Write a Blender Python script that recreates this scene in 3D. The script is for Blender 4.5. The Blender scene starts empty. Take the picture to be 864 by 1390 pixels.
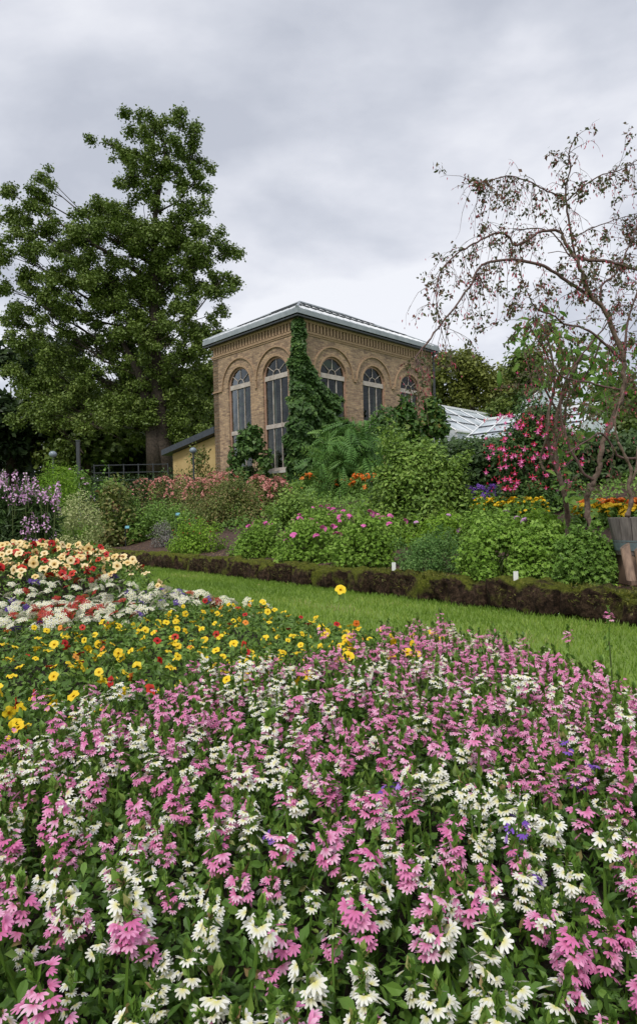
import bpy, math, random
import numpy as np
from mathutils import Vector, geometry
random.seed(7)
rng = np.random.default_rng(7)
S = bpy.context.scene
COL = S.collection

# ------------------------------------------------------------------ camera, sky, light
F, V0, ROLL = 870.0, 700.5, 0.0272
cd = bpy.data.cameras.new('camera'); cam = bpy.data.objects.new('camera', cd); COL.objects.link(cam)
cam.location = (0, 0, 0)
from mathutils import Matrix
cam.matrix_world = Matrix.Rotation(math.radians(90), 4, 'X') @ Matrix.Rotation(-ROLL, 4, 'Z')
cd.sensor_fit = 'VERTICAL'; cd.sensor_height = 36; cd.lens = F / 1390 * 36
cd.shift_y = (V0 - 695) / 1390
cd.clip_start = .02; cd.clip_end = 3000
S.camera = cam
S.view_settings.view_transform = 'Standard'; S.view_settings.look = 'None'
S.view_settings.exposure = 0.75; S.view_settings.gamma = 1
S.view_settings.use_curve_mapping = False
S.render.engine = 'CYCLES'
S.cycles.max_bounces = 6; S.cycles.diffuse_bounces = 3; S.cycles.transparent_max_bounces = 12
S.cycles.use_denoising = True

SUN_EL, SUN_ROT = math.radians(52), math.radians(200)
w = bpy.data.worlds.new('World'); S.world = w; w.use_nodes = True
nt = w.node_tree; nt.nodes.clear()
def N(nt, t, **k):
    n = nt.nodes.new(t)
    for a, b in k.items():
        if a == 'inp':
            for i, v in b.items(): n.inputs[i].default_value = v
        else: setattr(n, a, b)
    return n
def math_node(nt, op, a, b=None):
    m = N(nt, 'ShaderNodeMath', operation=op)
    for i, x in enumerate((a, b)):
        if x is None: continue
        if isinstance(x, (int, float)): m.inputs[i].default_value = x
        else: nt.links.new(x, m.inputs[i])
    return m.outputs[0]
def ramp(nt, fac, stops):
    r = N(nt, 'ShaderNodeValToRGB'); e = r.color_ramp.elements
    while len(e) < len(stops): e.new(.5)
    for i, (p, c) in enumerate(stops):
        e[i].position = p; e[i].color = (c[0], c[1], c[2], 1)
    nt.links.new(fac, r.inputs[0]); return r.outputs[0]
L = nt.links.new
sky = N(nt, 'ShaderNodeTexSky', sky_type='NISHITA', sun_disc=False, sun_elevation=SUN_EL, sun_rotation=SUN_ROT)
bg1 = N(nt, 'ShaderNodeBackground', inp={1: .1}); L(sky.outputs[0], bg1.inputs[0])
tc = N(nt, 'ShaderNodeTexCoord'); sx = N(nt, 'ShaderNodeSeparateXYZ'); L(tc.outputs['Generated'], sx.inputs[0])
den = math_node(nt, 'ADD', math_node(nt, 'MAXIMUM', sx.outputs[2], 0.0), .32)
cx = N(nt, 'ShaderNodeCombineXYZ'); L(math_node(nt, 'DIVIDE', sx.outputs[0], den), cx.inputs[0]); L(math_node(nt, 'DIVIDE', sx.outputs[1], den), cx.inputs[1])
mp = N(nt, 'ShaderNodeMapping'); mp.inputs['Location'].default_value = (3.4, 1.9, 0); mp.inputs['Scale'].default_value = (.95, 1.15, 1)
L(cx.outputs[0], mp.inputs[0])
n1 = N(nt, 'ShaderNodeTexNoise', inp={'Scale': 1.5, 'Detail': 7, 'Roughness': .52, 'Distortion': .35}); L(mp.outputs[0], n1.inputs[0])
n2 = N(nt, 'ShaderNodeTexNoise', inp={'Scale': 5.5, 'Detail': 6, 'Roughness': .5}); L(mp.outputs[0], n2.inputs[0])
mixn = math_node(nt, 'ADD', math_node(nt, 'MULTIPLY', n1.outputs[0], .78), math_node(nt, 'MULTIPLY', n2.outputs[0], .22))
cc = ramp(nt, mixn, [(.40, (.335, .352, .40)), (.47, (.405, .42, .465)), (.53, (.48, .49, .53)), (.59, (.555, .562, .59))])
bg2 = N(nt, 'ShaderNodeBackground', inp={1: 1.0}); L(cc, bg2.inputs[0])
ms = N(nt, 'ShaderNodeMixShader', inp={0: .93}); L(bg1.outputs[0], ms.inputs[1]); L(bg2.outputs[0], ms.inputs[2])
wo = N(nt, 'ShaderNodeOutputWorld'); L(ms.outputs[0], wo.inputs[0])

sd = bpy.data.lights.new('sun', 'SUN'); sd.energy = 1.5; sd.angle = math.radians(14); sd.color = (1, .96, .9)
sun = bpy.data.objects.new('sun', sd); COL.objects.link(sun)
# sky rotation is clockwise from +Y: direction to the sun
sdir = Vector((math.sin(SUN_ROT) * math.cos(SUN_EL), math.cos(SUN_ROT) * math.cos(SUN_EL), math.sin(SUN_EL)))
sun.rotation_euler = sdir.to_track_quat('Z', 'Y').to_euler()

# ------------------------------------------------------------------ places
HL = .8                                         # eye height over the lawn
def unroll(u, v):
    a, b = u - 432, v - V0; c, s = math.cos(ROLL), math.sin(ROLL)
    return (a * c - b * s) / F, (a * s + b * c) / F
def at(u, v, Y):
    a, b = unroll(u, v); return Vector((a * Y, Y, -b * Y))
SX = [-900, .05, .2, 1, 3, 5, 7, 9, 11, 14, 60, 400]
SZ = [-.8, -.8, -.6, -.58, -.2, .2, .6, .95, 1.15, 1.3, 1.6, 4]
def sdist(X, Y): return (X - 1.08) * .8 + (Y - 5.70) * .6
def ground(X, Y): return float(np.interp(sdist(X, Y), SX, SZ))
def canopy(X, Y):
    d = ((X + 2.9) / 1.9) ** 2 + ((Y - 5.7) / 1.7) ** 2
    return -.55 + .345 * np.maximum(0, 1 - d) + .012 * np.sin(X * 5.1 + 1) * np.cos(Y * 4.3)
def hit(u, v, fn=ground, y0=.3, y1=70):
    a, b = unroll(u, v); y = y0
    while y < y1:
        if -b * y <= fn(a * y, y): break
        y += .02
    return Vector((a * y, y, float(fn(a * y, y))))

# ------------------------------------------------------------------ mesh helpers
class Tpl:
    def __init__(s, V, F, g=None, m=None):
        s.V = np.array(V, float); s.T = np.array([f for f in F if len(f) == 3], int).reshape(-1, 3)
        s.Q = np.array([f for f in F if len(f) == 4], int).reshape(-1, 4)
        s.g = np.zeros(len(V)) if g is None else np.array(g, float)
        m = [0] * len(F) if m is None else m
        s.mT = np.array([mm for f, mm in zip(F, m) if len(f) == 3], int); s.mQ = np.array([mm for f, mm in zip(F, m) if len(f) == 4], int)
class Geo:
    def __init__(s): s.V = []; s.T = []; s.Q = []; s.mT = []; s.mQ = []; s.t = []; s.g = []; s.n = 0
    def inst(s, tp, M, P, tint, m=None):
        n = len(P)
        if n == 0: return
        V = np.einsum('nij,kj->nki', M, tp.V) + P[:, None, :]
        k = len(tp.V); off = s.n + np.arange(n)[:, None, None] * k
        s.V.append(V.reshape(-1, 3)); s.t.append(np.repeat(tint, k)); s.g.append(np.tile(tp.g, n))
        if len(tp.T): s.T.append((tp.T[None] + off).reshape(-1, 3)); s.mT.append(np.tile(tp.mT if m is None else np.full(len(tp.T), m), n))
        if len(tp.Q): s.Q.append((tp.Q[None] + off).reshape(-1, 4)); s.mQ.append(np.tile(tp.mQ if m is None else np.full(len(tp.Q), m), n))
        s.n += n * k
    def add(s, V, F, m=0, tint=.5, g=None):
        s.inst(Tpl(V, F, g), np.eye(3)[None], np.zeros((1, 3)), np.array([tint]), m)
    def tube(s, pts, rad, sides=6, m=0, tint=.5, cap=True):
        P = [Vector(p) for p in pts]; V = []; Fc = []
        if not hasattr(rad, '__len__'): rad = [rad] * len(P)
        ref = Vector((.3, .9, .2)).normalized()
        for i, p in enumerate(P):
            d = (P[min(i + 1, len(P) - 1)] - P[max(i - 1, 0)])
            d = d.normalized() if d.length > 1e-9 else Vector((0, 0, 1))
            x = ref - d * ref.dot(d)
            if x.length < .1: x = Vector((1, 0, 0)) - d * d.x
            x.normalize(); y = d.cross(x); ref = x
            for k in range(sides):
                a = 2 * math.pi * k / sides; V.append(p + (x * math.cos(a) + y * math.sin(a)) * rad[i])
        for i in range(len(P) - 1):
            for k in range(sides):
                a, b = i * sides + k, i * sides + (k + 1) % sides; Fc.append((a, b, b + sides, a + sides))
        if cap:
            for base in (0, (len(P) - 1) * sides):
                V.append(P[0] if base == 0 else P[-1]); c = len(V) - 1
                for k in range(sides):
                    Fc.append((c, base + k, base + (k + 1) % sides) if base else (c, base + (k + 1) % sides, base + k))
        s.add(V, Fc, m, tint)
    def box(s, lo, hi, m=0, X=(1, 0, 0), Y=(0, 1, 0), Z=(0, 0, 1), o=(0, 0, 0), tint=.5):
        V = []; X, Y, Z, o = map(np.array, (X, Y, Z, o))
        for z in (lo[2], hi[2]):
            for y in (lo[1], hi[1]):
                for x in (lo[0], hi[0]): V.append(o + X * x + Y * y + Z * z)
        s.add(V, [(0, 2, 3, 1), (4, 5, 7, 6), (0, 1, 5, 4), (2, 6, 7, 3), (0, 4, 6, 2), (1, 3, 7, 5)], m, tint)
    def lathe(s, prof, sides=24, m=0, o=(0, 0, 0)):
        V = []; Fc = []
        for r, z in prof:
            for k in range(sides):
                a = 2 * math.pi * k / sides; V.append((o[0] + r * math.cos(a), o[1] + r * math.sin(a), o[2] + z))
        for i in range(len(prof) - 1):
            for k in range(sides):
                a, b = i * sides + k, i * sides + (k + 1) % sides; Fc.append((a, b, b + sides, a + sides))
        s.add(V, Fc, m)
    def mesh(s, name, mats, smooth=False):
        me = bpy.data.meshes.new(name)
        V = np.concatenate(s.V); T = np.concatenate(s.T) if s.T else np.zeros((0, 3), int); Q = np.concatenate(s.Q) if s.Q else np.zeros((0, 4), int)
        me.vertices.add(len(V)); me.vertices.foreach_set('co', V.ravel().astype(np.float32))
        me.loops.add(T.size + Q.size); me.polygons.add(len(T) + len(Q))
        me.loops.foreach_set('vertex_index', np.concatenate([T.ravel(), Q.ravel()]).astype(np.int32))
        me.polygons.foreach_set('loop_start', np.concatenate([np.arange(len(T)) * 3, T.size + np.arange(len(Q)) * 4]).astype(np.int32))
        mi = np.concatenate(s.mT + s.mQ) if (s.mT or s.mQ) else np.zeros(0)
        me.polygons.foreach_set('material_index', mi.astype(np.int32))
        me.polygons.foreach_set('use_smooth', np.full(len(T) + len(Q), smooth))
        me.update(calc_edges=True)
        for nm, arr in (('tint', s.t), ('grad', s.g)):
            a = me.attributes.new(nm, 'FLOAT', 'POINT'); a.data.foreach_set('value', np.concatenate(arr).astype(np.float32))
        for m in (mats if isinstance(mats, (list, tuple)) else [mats]): me.materials.append(m)
        return me
    def obj(s, name, mats, parent=None, smooth=False, loc=None):
        o = bpy.data.objects.new(name, s.mesh(name, mats, smooth)); COL.objects.link(o)
        if parent is not None: o.parent = parent
        if loc is not None: o.location = loc
        return o
def tag(o, label=None, cat=None, group=None, kind=None):
    for k, v in (('label', label), ('category', cat), ('group', group), ('kind', kind)):
        if v: o[k] = v
    return o
def empty(name, loc, rz=0):
    o = bpy.data.objects.new(name, None); COL.objects.link(o); o.location = loc; o.rotation_euler = (0, 0, rz); o.empty_display_size = .1; return o
def inst_obj(name, me, parent=None, loc=(0, 0, 0), rot=(0, 0, 0), sc=1):
    o = bpy.data.objects.new(name, me); COL.objects.link(o); o.parent = parent
    o.location = loc; o.rotation_euler = rot; o.scale = (sc, sc, sc); return o

def frames(nrm, spin=None):
    """rotation matrices whose z axis is nrm and whose y axis is a random (or given) direction across it"""
    n = nrm / np.linalg.norm(nrm, axis=1, keepdims=True)
    r = rng.normal(size=n.shape) if spin is None else spin
    y = r - n * (r * n).sum(1, keepdims=True); y /= np.linalg.norm(y, axis=1, keepdims=True) + 1e-9
    x = np.cross(y, n); return np.stack([x, y, n], axis=2)
def rdir(n):
    d = rng.normal(size=(n, 3)); return d / np.linalg.norm(d, axis=1, keepdims=True)

# ------------------------------------------------------------------ materials
def mat(name): 
    m = bpy.data.materials.new(name); m.use_nodes = True; nt = m.node_tree; nt.nodes.clear()
    out = N(nt, 'ShaderNodeOutputMaterial'); p = N(nt, 'ShaderNodeBsdfPrincipled'); nt.links.new(p.outputs[0], out.inputs[0]); return m, nt, p, out
def mixc(nt, f, a, b, mode='MIX'):
    x = N(nt, 'ShaderNodeMix', data_type='RGBA', blend_type=mode)
    for i, v in ((0, f), (6, a), (7, b)):
        if isinstance(v, (int, float)): x.inputs[i].default_value = v
        elif isinstance(v, tuple): x.inputs[i].default_value = (*v, 1)
        else: nt.links.new(v, x.inputs[i])
    return x.outputs[2]
def leafmat(name, a, b, c=None, trans=.22, rough=.5, centre=None, patch=0, spec=.35, third=None):
    m, nt, p, out = mat(name)
    at1 = N(nt, 'ShaderNodeAttribute', attribute_name='tint')
    if c is None: c = b
    col = ramp(nt, at1.outputs['Fac'], [(0, a), (.55, b), (.9, c), (1, third or c)])
    if centre:
        at2 = N(nt, 'ShaderNodeAttribute', attribute_name='grad'); col = mixc(nt, at2.outputs['Fac'], col, centre)
    nt.links.new(col, p.inputs['Base Color']); p.inputs['Roughness'].default_value = rough
    p.inputs['Specular IOR Level'].default_value = spec
    if trans:
        t = N(nt, 'ShaderNodeBsdfTranslucent'); nt.links.new(col, t.inputs[0])
        x = N(nt, 'ShaderNodeMixShader', inp={0: trans}); nt.links.new(p.outputs[0], x.inputs[1]); nt.links.new(t.outputs[0], x.inputs[2]); nt.links.new(x.outputs[0], out.inputs[0])
    return m
def noisemat(name, a, b, scale=5, rough=.8, bump=.3, c=None, detail=6, bdist=.02, spec=.3):
    m, nt, p, out = mat(name); tc = N(nt, 'ShaderNodeTexCoord')
    n = N(nt, 'ShaderNodeTexNoise', inp={'Scale': scale, 'Detail': detail, 'Roughness': .62}); nt.links.new(tc.outputs['Object'], n.inputs[0])
    stops = [(.3, a), (.7, b)] if c is None else [(.28, a), (.5, b), (.72, c)]
    nt.links.new(ramp(nt, n.outputs[0], stops), p.inputs['Base Color']); p.inputs['Roughness'].default_value = rough; p.inputs['Specular IOR Level'].default_value = spec
    if bump:
        b_ = N(nt, 'ShaderNodeBump', inp={'Strength': bump, 'Distance': bdist}); nt.links.new(n.outputs[0], b_.inputs['Height']); nt.links.new(b_.outputs[0], p.inputs['Normal'])
    return m

M = {}
M['bark'] = noisemat('bark', (.022, .017, .013), (.085, .066, .05), 9, .9, .8)
M['bark_pale'] = noisemat('bark_pale', (.08, .055, .04), (.23, .165, .125), 30, .75, .5)
M['bark_red'] = noisemat('bark_red', (.075, .045, .04), (.17, .105, .09), 30, .7, .4)
M['stem'] = noisemat('stem', (.05, .09, .02), (.10, .12, .04), 20, .7, 0)
M['stem_brown'] = noisemat('stem_brown', (.05, .035, .02), (.10, .08, .04), 20, .8, 0)
M['soil'] = noisemat('soil', (.018, .011, .009), (.075, .047, .036), 26, .95, 1, c=(.15, .09, .07), detail=10)
M['bed_soil'] = noisemat('bed_soil', (.008, .007, .004), (.03, .022, .012), 30, .95, 1)
M['metal_grey'] = noisemat('metal_grey', (.21, .24, .265), (.32, .35, .38), 3, .45, 0)
M['metal_dark'] = noisemat('metal_dark', (.03, .035, .04), (.06, .065, .07), 8, .5, 0)
M['frame_white'] = noisemat('frame_white', (.30, .25, .21), (.56, .51, .46), 4, .55, .05)
M['wood_frame'] = noisemat('wood_frame', (.30, .17, .12), (.46, .30, .22), 5, .6, .1)
M['yellow_plaster'] = noisemat('yellow_plaster', (.36, .25, .10), (.50, .37, .17), 1.5, .85, .2)
M['slate'] = noisemat('slate', (.03, .035, .045), (.06, .07, .085), 6, .5, .2)
M['white_plastic'] = noisemat('white_plastic', (.7, .7, .68), (.8, .8, .78), 3, .4, 0)
M['blue_plastic'] = noisemat('blue_plastic', (.08, .30, .38), (.14, .42, .50), 3, .4, 0)
M['lamp_glass'] = noisemat('lamp_glass', (.16, .2, .25), (.24, .28, .33), 3, .25, 0, spec=.6)
M['white_steel'] = noisemat('white_steel', (.62, .64, .66), (.78, .79, .8), 2, .5, 0)
M['stone_sill'] = noisemat('stone_sill', (.45, .44, .42), (.6, .58, .55), 5, .7, .1)

def brick_mat(name, dx, dy):
    m, nt, p, out = mat(name); tc = N(nt, 'ShaderNodeTexCoord'); s = N(nt, 'ShaderNodeSeparateXYZ'); nt.links.new(tc.outputs['Object'], s.inputs[0])
    c = N(nt, 'ShaderNodeCombineXYZ'); nt.links.new(math_node(nt, 'ADD', math_node(nt, 'MULTIPLY', s.outputs[0], dx), math_node(nt, 'MULTIPLY', s.outputs[1], dy)), c.inputs[0]); nt.links.new(s.outputs[2], c.inputs[1])
    b = N(nt, 'ShaderNodeTexBrick', inp={'Scale': 1, 'Mortar Size': .011, 'Mortar Smooth': .3, 'Bias': -.1, 'Brick Width': .25, 'Row Height': .078,
        'Color1': (.44, .31, .20, 1), 'Color2': (.20, .13, .095, 1), 'Mortar': (.31, .255, .19, 1)}); nt.links.new(c.outputs[0], b.inputs[0])
    n = N(nt, 'ShaderNodeTexNoise', inp={'Scale': .9, 'Detail': 8, 'Roughness': .7}); nt.links.new(tc.outputs['Object'], n.inputs[0])
    n2 = N(nt, 'ShaderNodeTexNoise', inp={'Scale': 7, 'Detail': 4, 'Roughness': .7}); nt.links.new(c.outputs[0], n2.inputs[0])
    c1 = mixc(nt, .75, b.outputs[0], ramp(nt, n.outputs[0], [(.3, (.50, .48, .50)), (.45, (.88, .86, .84)), (.55, (1, .98, .94)), (.7, (1.3, 1.24, 1.12))]), 'MULTIPLY')
    c2 = mixc(nt, .8, c1, ramp(nt, n2.outputs[0], [(.35, (.66, .62, .62)), (.6, (1.12, 1.1, 1.05))]), 'MULTIPLY')
    nt.links.new(c2, p.inputs['Base Color']); p.inputs['Roughness'].default_value = .9
    bp = N(nt, 'ShaderNodeBump', inp={'Strength': .6, 'Distance': .012}); bp.invert = True; nt.links.new(b.outputs['Fac'], bp.inputs['Height']); nt.links.new(bp.outputs[0], p.inputs['Normal'])
    return m
M['brick'] = brick_mat('brick', math.cos(.779), math.sin(.779)); M['brick_left'] = brick_mat('brick_left', -math.sin(.779), math.cos(.779))
M['brick_arch'] = noisemat('brick_arch', (.17, .11, .075), (.38, .26, .165), 9, .9, .5, c=(.27, .18, .115))
M['brick_painted_shade'] = noisemat('brick_painted_shade', (.035, .025, .02), (.08, .055, .04), 6, .9, .3)  # brick colour darkened to stand in for shade in the frieze gaps

def glass_mat(name, tintc, refl):
    m, nt, p, out = mat(name); nt.nodes.remove(p)
    g = N(nt, 'ShaderNodeBsdfGlossy', inp={'Roughness': .06, 'Color': (.8, .85, .85, 1)}); t = N(nt, 'ShaderNodeBsdfTransparent', inp={0: (*tintc, 1)})
    tcg = N(nt, 'ShaderNodeTexCoord'); ng = N(nt, 'ShaderNodeTexNoise', inp={'Scale': 1.6, 'Detail': 2}); nt.links.new(tcg.outputs['Object'], ng.inputs[0]); bg_ = N(nt, 'ShaderNodeBump', inp={'Strength': .25, 'Distance': .1}); nt.links.new(ng.outputs[0], bg_.inputs['Height']); nt.links.new(bg_.outputs[0], g.inputs['Normal'])
    lw = N(nt, 'ShaderNodeLayerWeight', inp={'Blend': .2}); f = math_node(nt, 'ADD', math_node(nt, 'MULTIPLY', lw.outputs['Fresnel'], .25), refl)
    x = N(nt, 'ShaderNodeMixShader'); nt.links.new(f, x.inputs[0]); nt.links.new(t.outputs[0], x.inputs[1]); nt.links.new(g.outputs[0], x.inputs[2]); nt.links.new(x.outputs[0], out.inputs[0])
    return m
M['glass'] = glass_mat('glass', (.35, .42, .38), .05)
m, nt_, p, out = mat('roof_glass'); M['roof_glass'] = m
p.inputs['Base Color'].default_value = (.42, .46, .50, 1); p.inputs['Roughness'].default_value = .18; p.inputs['Specular IOR Level'].default_value = .8
m, nt_, p, out = mat('greenhouse_glass'); M['greenhouse_glass'] = m
tc = N(nt_, 'ShaderNodeTexCoord'); nn = N(nt_, 'ShaderNodeTexNoise', inp={'Scale': 1.3, 'Detail': 6}); nt_.links.new(tc.outputs['Object'], nn.inputs[0])
nt_.links.new(ramp(nt_, nn.outputs[0], [(.35, (.40, .46, .50)), (.65, (.66, .70, .74))]), p.inputs['Base Color']); p.inputs['Roughness'].default_value = .25

def grass_ground():
    m, nt, p, out = mat('turf'); tc = N(nt, 'ShaderNodeTexCoord')
    a = N(nt, 'ShaderNodeTexNoise', inp={'Scale': 1.2, 'Detail': 6, 'Roughness': .6}); b = N(nt, 'ShaderNodeTexNoise', inp={'Scale': 60, 'Detail': 4}); 
    nt.links.new(tc.outputs['Object'], a.inputs[0]); nt.links.new(tc.outputs['Object'], b.inputs[0])
    c = mixc(nt, .5, ramp(nt, a.outputs[0], [(.3, (.11, .19, .02)), (.7, (.18, .27, .035))]), ramp(nt, b.outputs[0], [(.3, (.07, .12, .015)), (.7, (.20, .29, .05))]))
    nt.links.new(c, p.inputs['Base Color']); p.inputs['Roughness'].default_value = .9
    return m
M['turf'] = grass_ground()

def mossy():
    m, nt, p, out = mat('mossy_stone'); tc = N(nt, 'ShaderNodeTexCoord'); g = N(nt, 'ShaderNodeNewGeometry')
    n = N(nt, 'ShaderNodeTexNoise', inp={'Scale': 22, 'Detail': 10, 'Roughness': .78}); nt.links.new(tc.outputs['Object'], n.inputs[0])
    n3 = N(nt, 'ShaderNodeTexNoise', inp={'Scale': 3.2, 'Detail': 5, 'Roughness': .6}); nt.links.new(tc.outputs['Object'], n3.inputs[0])
    n4 = N(nt, 'ShaderNodeTexNoise', inp={'Scale': 45, 'Detail': 5, 'Roughness': .7}); nt.links.new(tc.outputs['Object'], n4.inputs[0])
    s = N(nt, 'ShaderNodeSeparateXYZ'); nt.links.new(g.outputs['Normal'], s.inputs[0])
    peat = ramp(nt, n.outputs[0], [(.37, (.006, .004, .003)), (.49, (.032, .019, .012)), (.59, (.08, .05, .032)), (.71, (.19, .13, .09))])
    moss = ramp(nt, n4.outputs[0], [(.32, (.035, .045, .006)), (.52, (.10, .115, .014)), (.72, (.19, .19, .035))])
    f = math_node(nt, 'ADD', math_node(nt, 'MULTIPLY', s.outputs[2], .42), math_node(nt, 'MULTIPLY', n3.outputs[0], 1.7))
    f = math_node(nt, 'ADD', f, math_node(nt, 'MULTIPLY', n.outputs[0], .4))
    fr = ramp(nt, f, [(.0, (0, 0, 0)), (1.0, (1, 1, 1))]); 
    mm = N(nt, 'ShaderNodeMapRange', inp={1: 1.13, 2: 1.36}); nt.links.new(f, mm.inputs[0])
    nt.links.new(mixc(nt, mm.outputs[0], peat, moss), p.inputs['Base Color']); p.inputs['Roughness'].default_value = .95; p.inputs['Specular IOR Level'].default_value = .15
    bp = N(nt, 'ShaderNodeBump', inp={'Strength': 1, 'Distance': .03}); nt.links.new(n.outputs[0], bp.inputs['Height']); nt.links.new(bp.outputs[0], p.inputs['Normal'])
    return m
M['mossy'] = mossy()
def woodm(name, a, b):
    m, nt, p, out = mat(name); tc = N(nt, 'ShaderNodeTexCoord'); mp = N(nt, 'ShaderNodeMapping'); mp.inputs['Scale'].default_value = (40, 40, 2.5); nt.links.new(tc.outputs['Object'], mp.inputs[0])
    n = N(nt, 'ShaderNodeTexNoise', inp={'Scale': 1, 'Detail': 6, 'Roughness': .6}); nt.links.new(mp.outputs[0], n.inputs[0])
    nt.links.new(ramp(nt, n.outputs[0], [(.3, a), (.7, b)]), p.inputs['Base Color']); p.inputs['Roughness'].default_value = .75
    bp = N(nt, 'ShaderNodeBump', inp={'Strength': .4, 'Distance': .004}); nt.links.new(n.outputs[0], bp.inputs['Height']); nt.links.new(bp.outputs[0], p.inputs['Normal'])
    return m
M['wood'] = woodm('tub_wood', (.09, .075, .07), (.24, .205, .19)); M['log'] = woodm('log_wood', (.13, .08, .055), (.30, .20, .14))
M['band'] = noisemat('band', (.10, .14, .15), (.20, .25, .26), 25, .5, .1)

LM = {
 'maple': leafmat('maple_leaf', (.075, .12, .018), (.13, .195, .032), (.21, .27, .065)),
 'tree_dark': leafmat('dark_leaf', (.012, .028, .009), (.026, .05, .014), (.05, .085, .02)),
 'tree_mid': leafmat('mid_leaf', (.05, .085, .014), (.10, .15, .025), (.17, .22, .045)),
 'tree_olive': leafmat('olive_leaf', (.10, .12, .022), (.17, .20, .035), (.25, .28, .07)),
 'ivy': leafmat('ivy_leaf', (.035, .08, .018), (.065, .135, .03), (.13, .22, .05)),
 'bright': leafmat('bright_leaf', (.10, .21, .014), (.19, .34, .022), (.28, .44, .05)),
 'geranium': leafmat('geranium_leaf', (.09, .18, .02), (.19, .34, .035), (.31, .47, .09)),
 'geranium_fine': leafmat('geranium_fine_leaf', (.07, .16, .04), (.13, .26, .06), (.21, .34, .10)),
 'green': leafmat('green_leaf', (.08, .155, .022), (.135, .255, .035), (.21, .34, .06)),
 'bush': leafmat('bush_leaf', (.08, .155, .022), (.165, .28, .04), (.27, .39, .075)),
 'dark': leafmat('dark_green_leaf', (.028, .06, .016), (.055, .105, .025), (.095, .17, .04)),
 'varieg': leafmat('variegated_leaf', (.16, .22, .05), (.36, .40, .16), (.55, .55, .30)),
 'sumac': leafmat('sumac_leaf', (.05, .13, .022), (.10, .22, .04), (.19, .33, .07)),
 'rust': leafmat('rust_leaf', (.08, .11, .02), (.15, .19, .04), (.26, .20, .08), third=(.34, .12, .08)),
 'creeper': leafmat('creeper_leaf', (.03, .08, .015), (.07, .15, .03), (.14, .20, .04), third=(.32, .05, .03)),
 'grey': leafmat('grey_leaf', (.12, .12, .10), (.20, .20, .17), (.28, .25, .25)),
 'datura': leafmat('datura_leaf', (.10, .22, .03), (.17, .33, .05), (.26, .42, .08), trans=.42),
 'bed': leafmat('bed_leaf', (.04, .09, .014), (.085, .18, .026), (.17, .30, .05), third=(.30, .22, .10)),
 'petunia_leaf': leafmat('petunia_leaf', (.065, .13, .02), (.12, .22, .035), (.21, .33, .06)),
 'grass': leafmat('grass_blade', (.11, .20, .022), (.20, .32, .04), (.32, .42, .08), third=(.42, .38, .18), trans=.3),
 'tip': leafmat('tip_leaf', (.06, .13, .02), (.12, .23, .03), (.21, .33, .06), third=(.34, .22, .11)),
 'straw': leafmat('dry_leaf', (.14, .06, .03), (.28, .16, .07), (.45, .33, .15)),
 'pink': leafmat('pink_petal', (.72, .18, .42), (.86, .36, .60), (.94, .60, .77), centre=(.62, .16, .32), trans=.3, rough=.6, spec=.2),
 'white': leafmat('white_petal', (.74, .74, .66), (.84, .84, .80), (.90, .90, .88), centre=(.72, .68, .22), trans=.25, rough=.6, spec=.2),
 'deep_violet': leafmat('deep_violet_petal', (.05, .015, .16), (.09, .03, .26), (.14, .06, .36), trans=.15, rough=.6),
 'violet': leafmat('violet_petal', (.17, .06, .42), (.26, .11, .54), (.40, .22, .66), trans=.2, rough=.6),
 'yellow': leafmat('yellow_petal', (.80, .50, .01), (.88, .64, .02), (.92, .74, .06), centre=(.85, .52, .01), trans=.2, rough=.55),
 'cream': leafmat('cream_petal', (.86, .60, .22), (.90, .72, .38), (.92, .80, .52), centre=(.55, .30, .02), trans=.2, rough=.55),
 'red': leafmat('red_petal', (.36, .008, .006), (.50, .015, .012), (.62, .06, .02), centre=(.15, .01, .01), trans=.15, rough=.5),
 'orange': leafmat('orange_petal', (.70, .12, .02), (.80, .25, .03), (.85, .38, .06), trans=.2, rough=.5),
 'magenta': leafmat('magenta_petal', (.62, .03, .20), (.74, .07, .30), (.85, .25, .5), trans=.15, rough=.5),
 'crimson': leafmat('crimson_petal', (.42, .01, .03), (.60, .02, .07), (.70, .05, .15), trans=.15, rough=.5),
 'fuchsia_red': leafmat('small_fuchsia', (.26, .03, .05), (.44, .06, .10), (.62, .11, .18), trans=.15, rough=.5),
 'fuchsia_leaf': leafmat('fuchsia_leaf', (.06, .075, .03), (.12, .14, .05), (.20, .12, .08), third=(.26, .07, .08), trans=.35),
 'salmon': leafmat('salmon_petal', (.50, .16, .15), (.68, .32, .27), (.80, .52, .42), trans=.2, rough=.6),
 'lilac': leafmat('lilac_petal', (.56, .26, .52), (.70, .42, .66), (.82, .6, .78), trans=.2, rough=.6),
 'hotpink': leafmat('hot_pink_petal', (.75, .12, .45), (.85, .22, .55), (.9, .4, .65), trans=.2, rough=.6),
}

# ------------------------------------------------------------------ leaf and petal shapes (unit length along +Y, normal +Z)
LEAF = Tpl([(0, 0, 0), (.28, .45, .07), (0, 1, -.06), (-.28, .45, .07), (0, .5, 0)], [(0, 1, 4), (1, 2, 4), (2, 3, 4), (3, 0, 4)])
LEAFQ = Tpl([(0, 0, 0), (.34, .5, .05), (0, 1, 0), (-.34, .5, .05)], [(0, 1, 2, 3)])
NARROW = Tpl([(0, 0, 0), (.10, .4, .03), (0, 1, -.1), (-.10, .4, .03)], [(0, 1, 2, 3)])
SPOON = Tpl([(0, 0, 0), (.06, .2, .01), (.24, .55, .06), (.19, .85, .03), (0, 1, -.08), (-.19, .85, .03), (-.24, .55, .06), (-.06, .2, .01), (0, .6, -.01)],
            [(0, 1, 8), (1, 2, 8), (2, 3, 8), (3, 4, 8), (4, 5, 8), (5, 6, 8), (6, 7, 8), (7, 0, 8)])
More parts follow.
